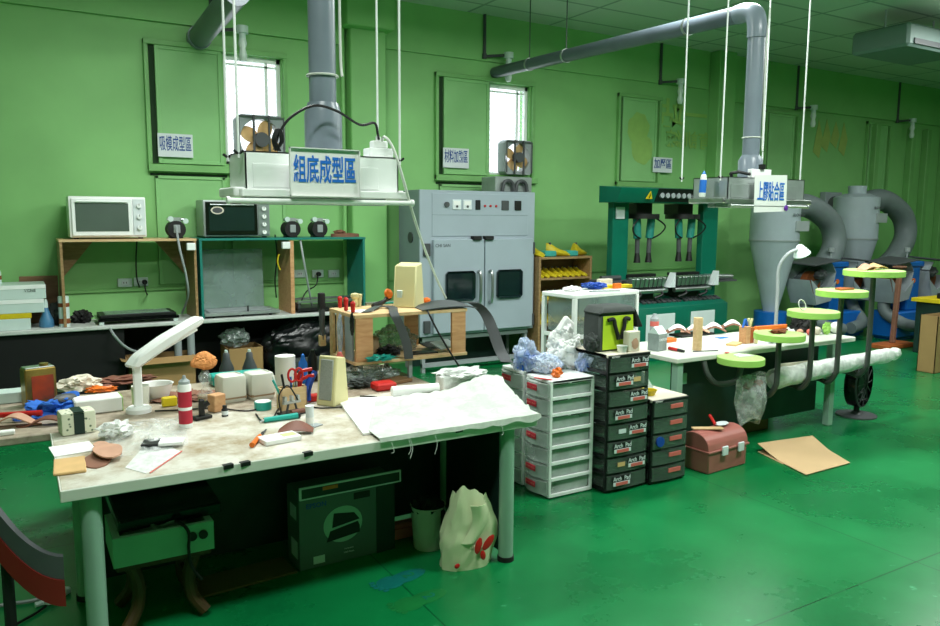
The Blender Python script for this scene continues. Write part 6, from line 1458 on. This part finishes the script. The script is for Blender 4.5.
# floor fan
r = T('floor_fan', 'black round floor fan behind the right end of the workbench', 'fan', (6.42, 4.0, 0), .25)
MB().lathe([(.0, 0), (.17, 0), (.17, .012), (.05, .02), (.03, .04), (0, .04)], n=32, sc=(1, 1, 1)).b('base', 'dgrey', r)
MB().cyl((0, 0, .03), (0, 0, .1), .025, n=12).b('neck', 'black', r)
m = MB()
for R_ in (.21, .15, .09): m.tube([(R_*math.cos(a), -.05+.02*(R_ < .2), .3+R_*math.sin(a)) for a in [k*PI/12 for k in range(25)]], .008, n=6, smooth=0)
for k in range(12): a = k*PI/6; m.cyl((.05*math.cos(a), -.065, .3+.05*math.sin(a)), (.21*math.cos(a), -.05, .3+.21*math.sin(a)), .004, n=5)
m.b('grille', 'chrome' if False else 'dgrey', r)
MB().lathe([(.21, -.05), (.215, .0), (.2, .06), (.205, .0)], (0, 0, .3), 36, rot=(PI/2, 0, 0)).b('housing', 'blackgloss', r)
MB().cyl((0, -.03, .3), (0, .1, .3), .06, n=18).b('motor', 'black', r)
for k in range(4):
    a = k*PI/2+.4; MB().blob((0, 0, 0), (.07, .01, .05), 0, sub=3, rot=(.3, -a, 0)).b('blade', 'rubber', r).location = (.11*math.cos(a), -.02, .3+.11*math.sin(a))
p = gy(862, 335, 4.3); tag(MB((6.2, 4.2, .7506)).blob((6.02, 4.3, .83), (.11, .09, .1), .35, 2.5, 4, floor=.7506, seed=2).b('dark_bag', 'rubber'), 'dark crumpled bag at the right end of the workbench', 'bag')
tag(MB((6.1, 4.05, .7506)).blob((6.06, 4.1, .80), (.04, .03, .055), .3, 2.5, 4, floor=.7506, seed=5).b('pale_pouch', 'limeside'), 'pale green pouch in front of the dark bag at the bench end', 'pouch')
# boxes below the bench
carton(4.95, 5.35, 4.1, 4.4, .22, 'cardboarddark', 'dark brown box on the floor under the right workbench', False)
tag(MB((4.6, 4.2, .001)).box(4.5, 4.78, 4.15, 4.35, .001, .16, .01).b('black_case', 'rubber'), 'black case on the floor under the right workbench', 'case')
# pink toolbox
r = T('tool_box', 'pink toolbox with arched lid and two pale latches on the floor', 'toolbox', (4.2, 3.66, 0), .08)
W_, D_ = .44, .25
MB().prism([(-W_/2+.012, -D_/2+.01, 0), (-W_/2+.012, D_/2-.01, 0), (-W_/2, D_/2, .155), (-W_/2, -D_/2, .155)], (W_-.012, 0, 0), .008).b('box_base', 'pink', r)
prof = [(-D_/2, .16)]+[(-D_/2*math.cos(a), .16+.12*math.sin(a)**.8) for a in [k*PI/10 for k in range(1, 10)]]+[(D_/2, .16)]
MB().prism([(-W_/2, y, z) for y, z in prof], (W_, 0, 0), .004).b('lid', 'pink', r)
MB().box(-W_/2-.008, W_/2+.008, -D_/2-.008, D_/2+.008, .15, .165, .003).b('rim', 'pink', r)
for sx in (-.06, .12): MB().box(sx-.03, sx+.03, -D_/2-.022, -D_/2-.006, .12, .185, .004).b('latch', 'label', r)
z_ = .283
tag(MB((4.13, 3.66, z_)).box(4.0, 4.22, 3.62, 3.67, z_, z_+.01, .002, rot=(0, 0, -.5)).b('wood_strip', 'pine'), 'wooden strip lying on the lid of the pink toolbox', 'strip')
r2 = T('hand_trowel', 'red handled trowel with pale blade on the lid of the pink toolbox', 'tool', (4.24, 3.66, z_+.004), .2)
MB().blob((.04, 0, .008), (.07, .04, .006), .05, 2, 4).b('blade', 'label', r2); MB().cyl((-.03, .01, .01), (.03, .09, .05), .011, n=10).b('handle', 'red', r2)
# folded cardboard on the floor
P4 = [gz(757, 451, .0), gz(812, 441, .0), gz(850, 464, .0), gz(806, 476, .0)]
r = T('cardboard_sheet', 'tan folded cardboard sheet lying on the green floor', 'cardboard', P4[0])
MB(P4[0]).grid(lambda u, v: (lambda q: Vector((q.x, q.y, .006+.05*max(0, 1-u*2.2)*(1-.3*v))))(P4[0].lerp(P4[2], u).lerp(P4[1].lerp(P4[2], u*.999), v) if False else P4[0].lerp(P4[3], u).lerp(P4[1].lerp(P4[2], u), v)), 14, 6, .005).b('upper_sheet', 'cardboardlight', r)
MB(P4[0]).grid(lambda u, v: (lambda q: Vector((q.x, q.y, .0055)))((P4[0]+Vector((-.02, -.02, 0))).lerp(P4[3], u*.55).lerp(P4[1].lerp(P4[2], u*.55), v)), 6, 3, .004).b('lower_sheet', 'cardboardlight', r)
# faint footprint stickers on the floor
def foot(px, py, rz_, mt, lab):
    p = gz(px, py, 0); r = T('floor_sticker', lab, 'sticker', (p.x, p.y, .0), rz_, 'faint footprint stickers on the floor')
    m = MB(); m.blob((0, 0, 0), (.12, .052, .0012), .03, 2, 4); m.blob((.09, 0, 0), (.07, .062, .0012), .02, 2, 4)
    for k in range(5): m.blob((.175-.01*abs(k-1.5), -.052+.026*k, 0), (.017, .012, .0012), 0, 2, 2)
    m.b('footprint', mt, r).location = (0, 0, .0014)
    text('2', .09, 'decalyel' if mt == 'decalblue' else 'decalblue', r, (-.02, 0, .0026), (0, 0, PI/2), ext=.0003)
foot(405, 577, PI+.2, 'decalblue', 'faint blue footprint sticker with the number 2 on the floor'); foot(425, 598, PI+.15, 'decalyel', 'faint yellow-green footprint sticker with the number 2 on the floor')
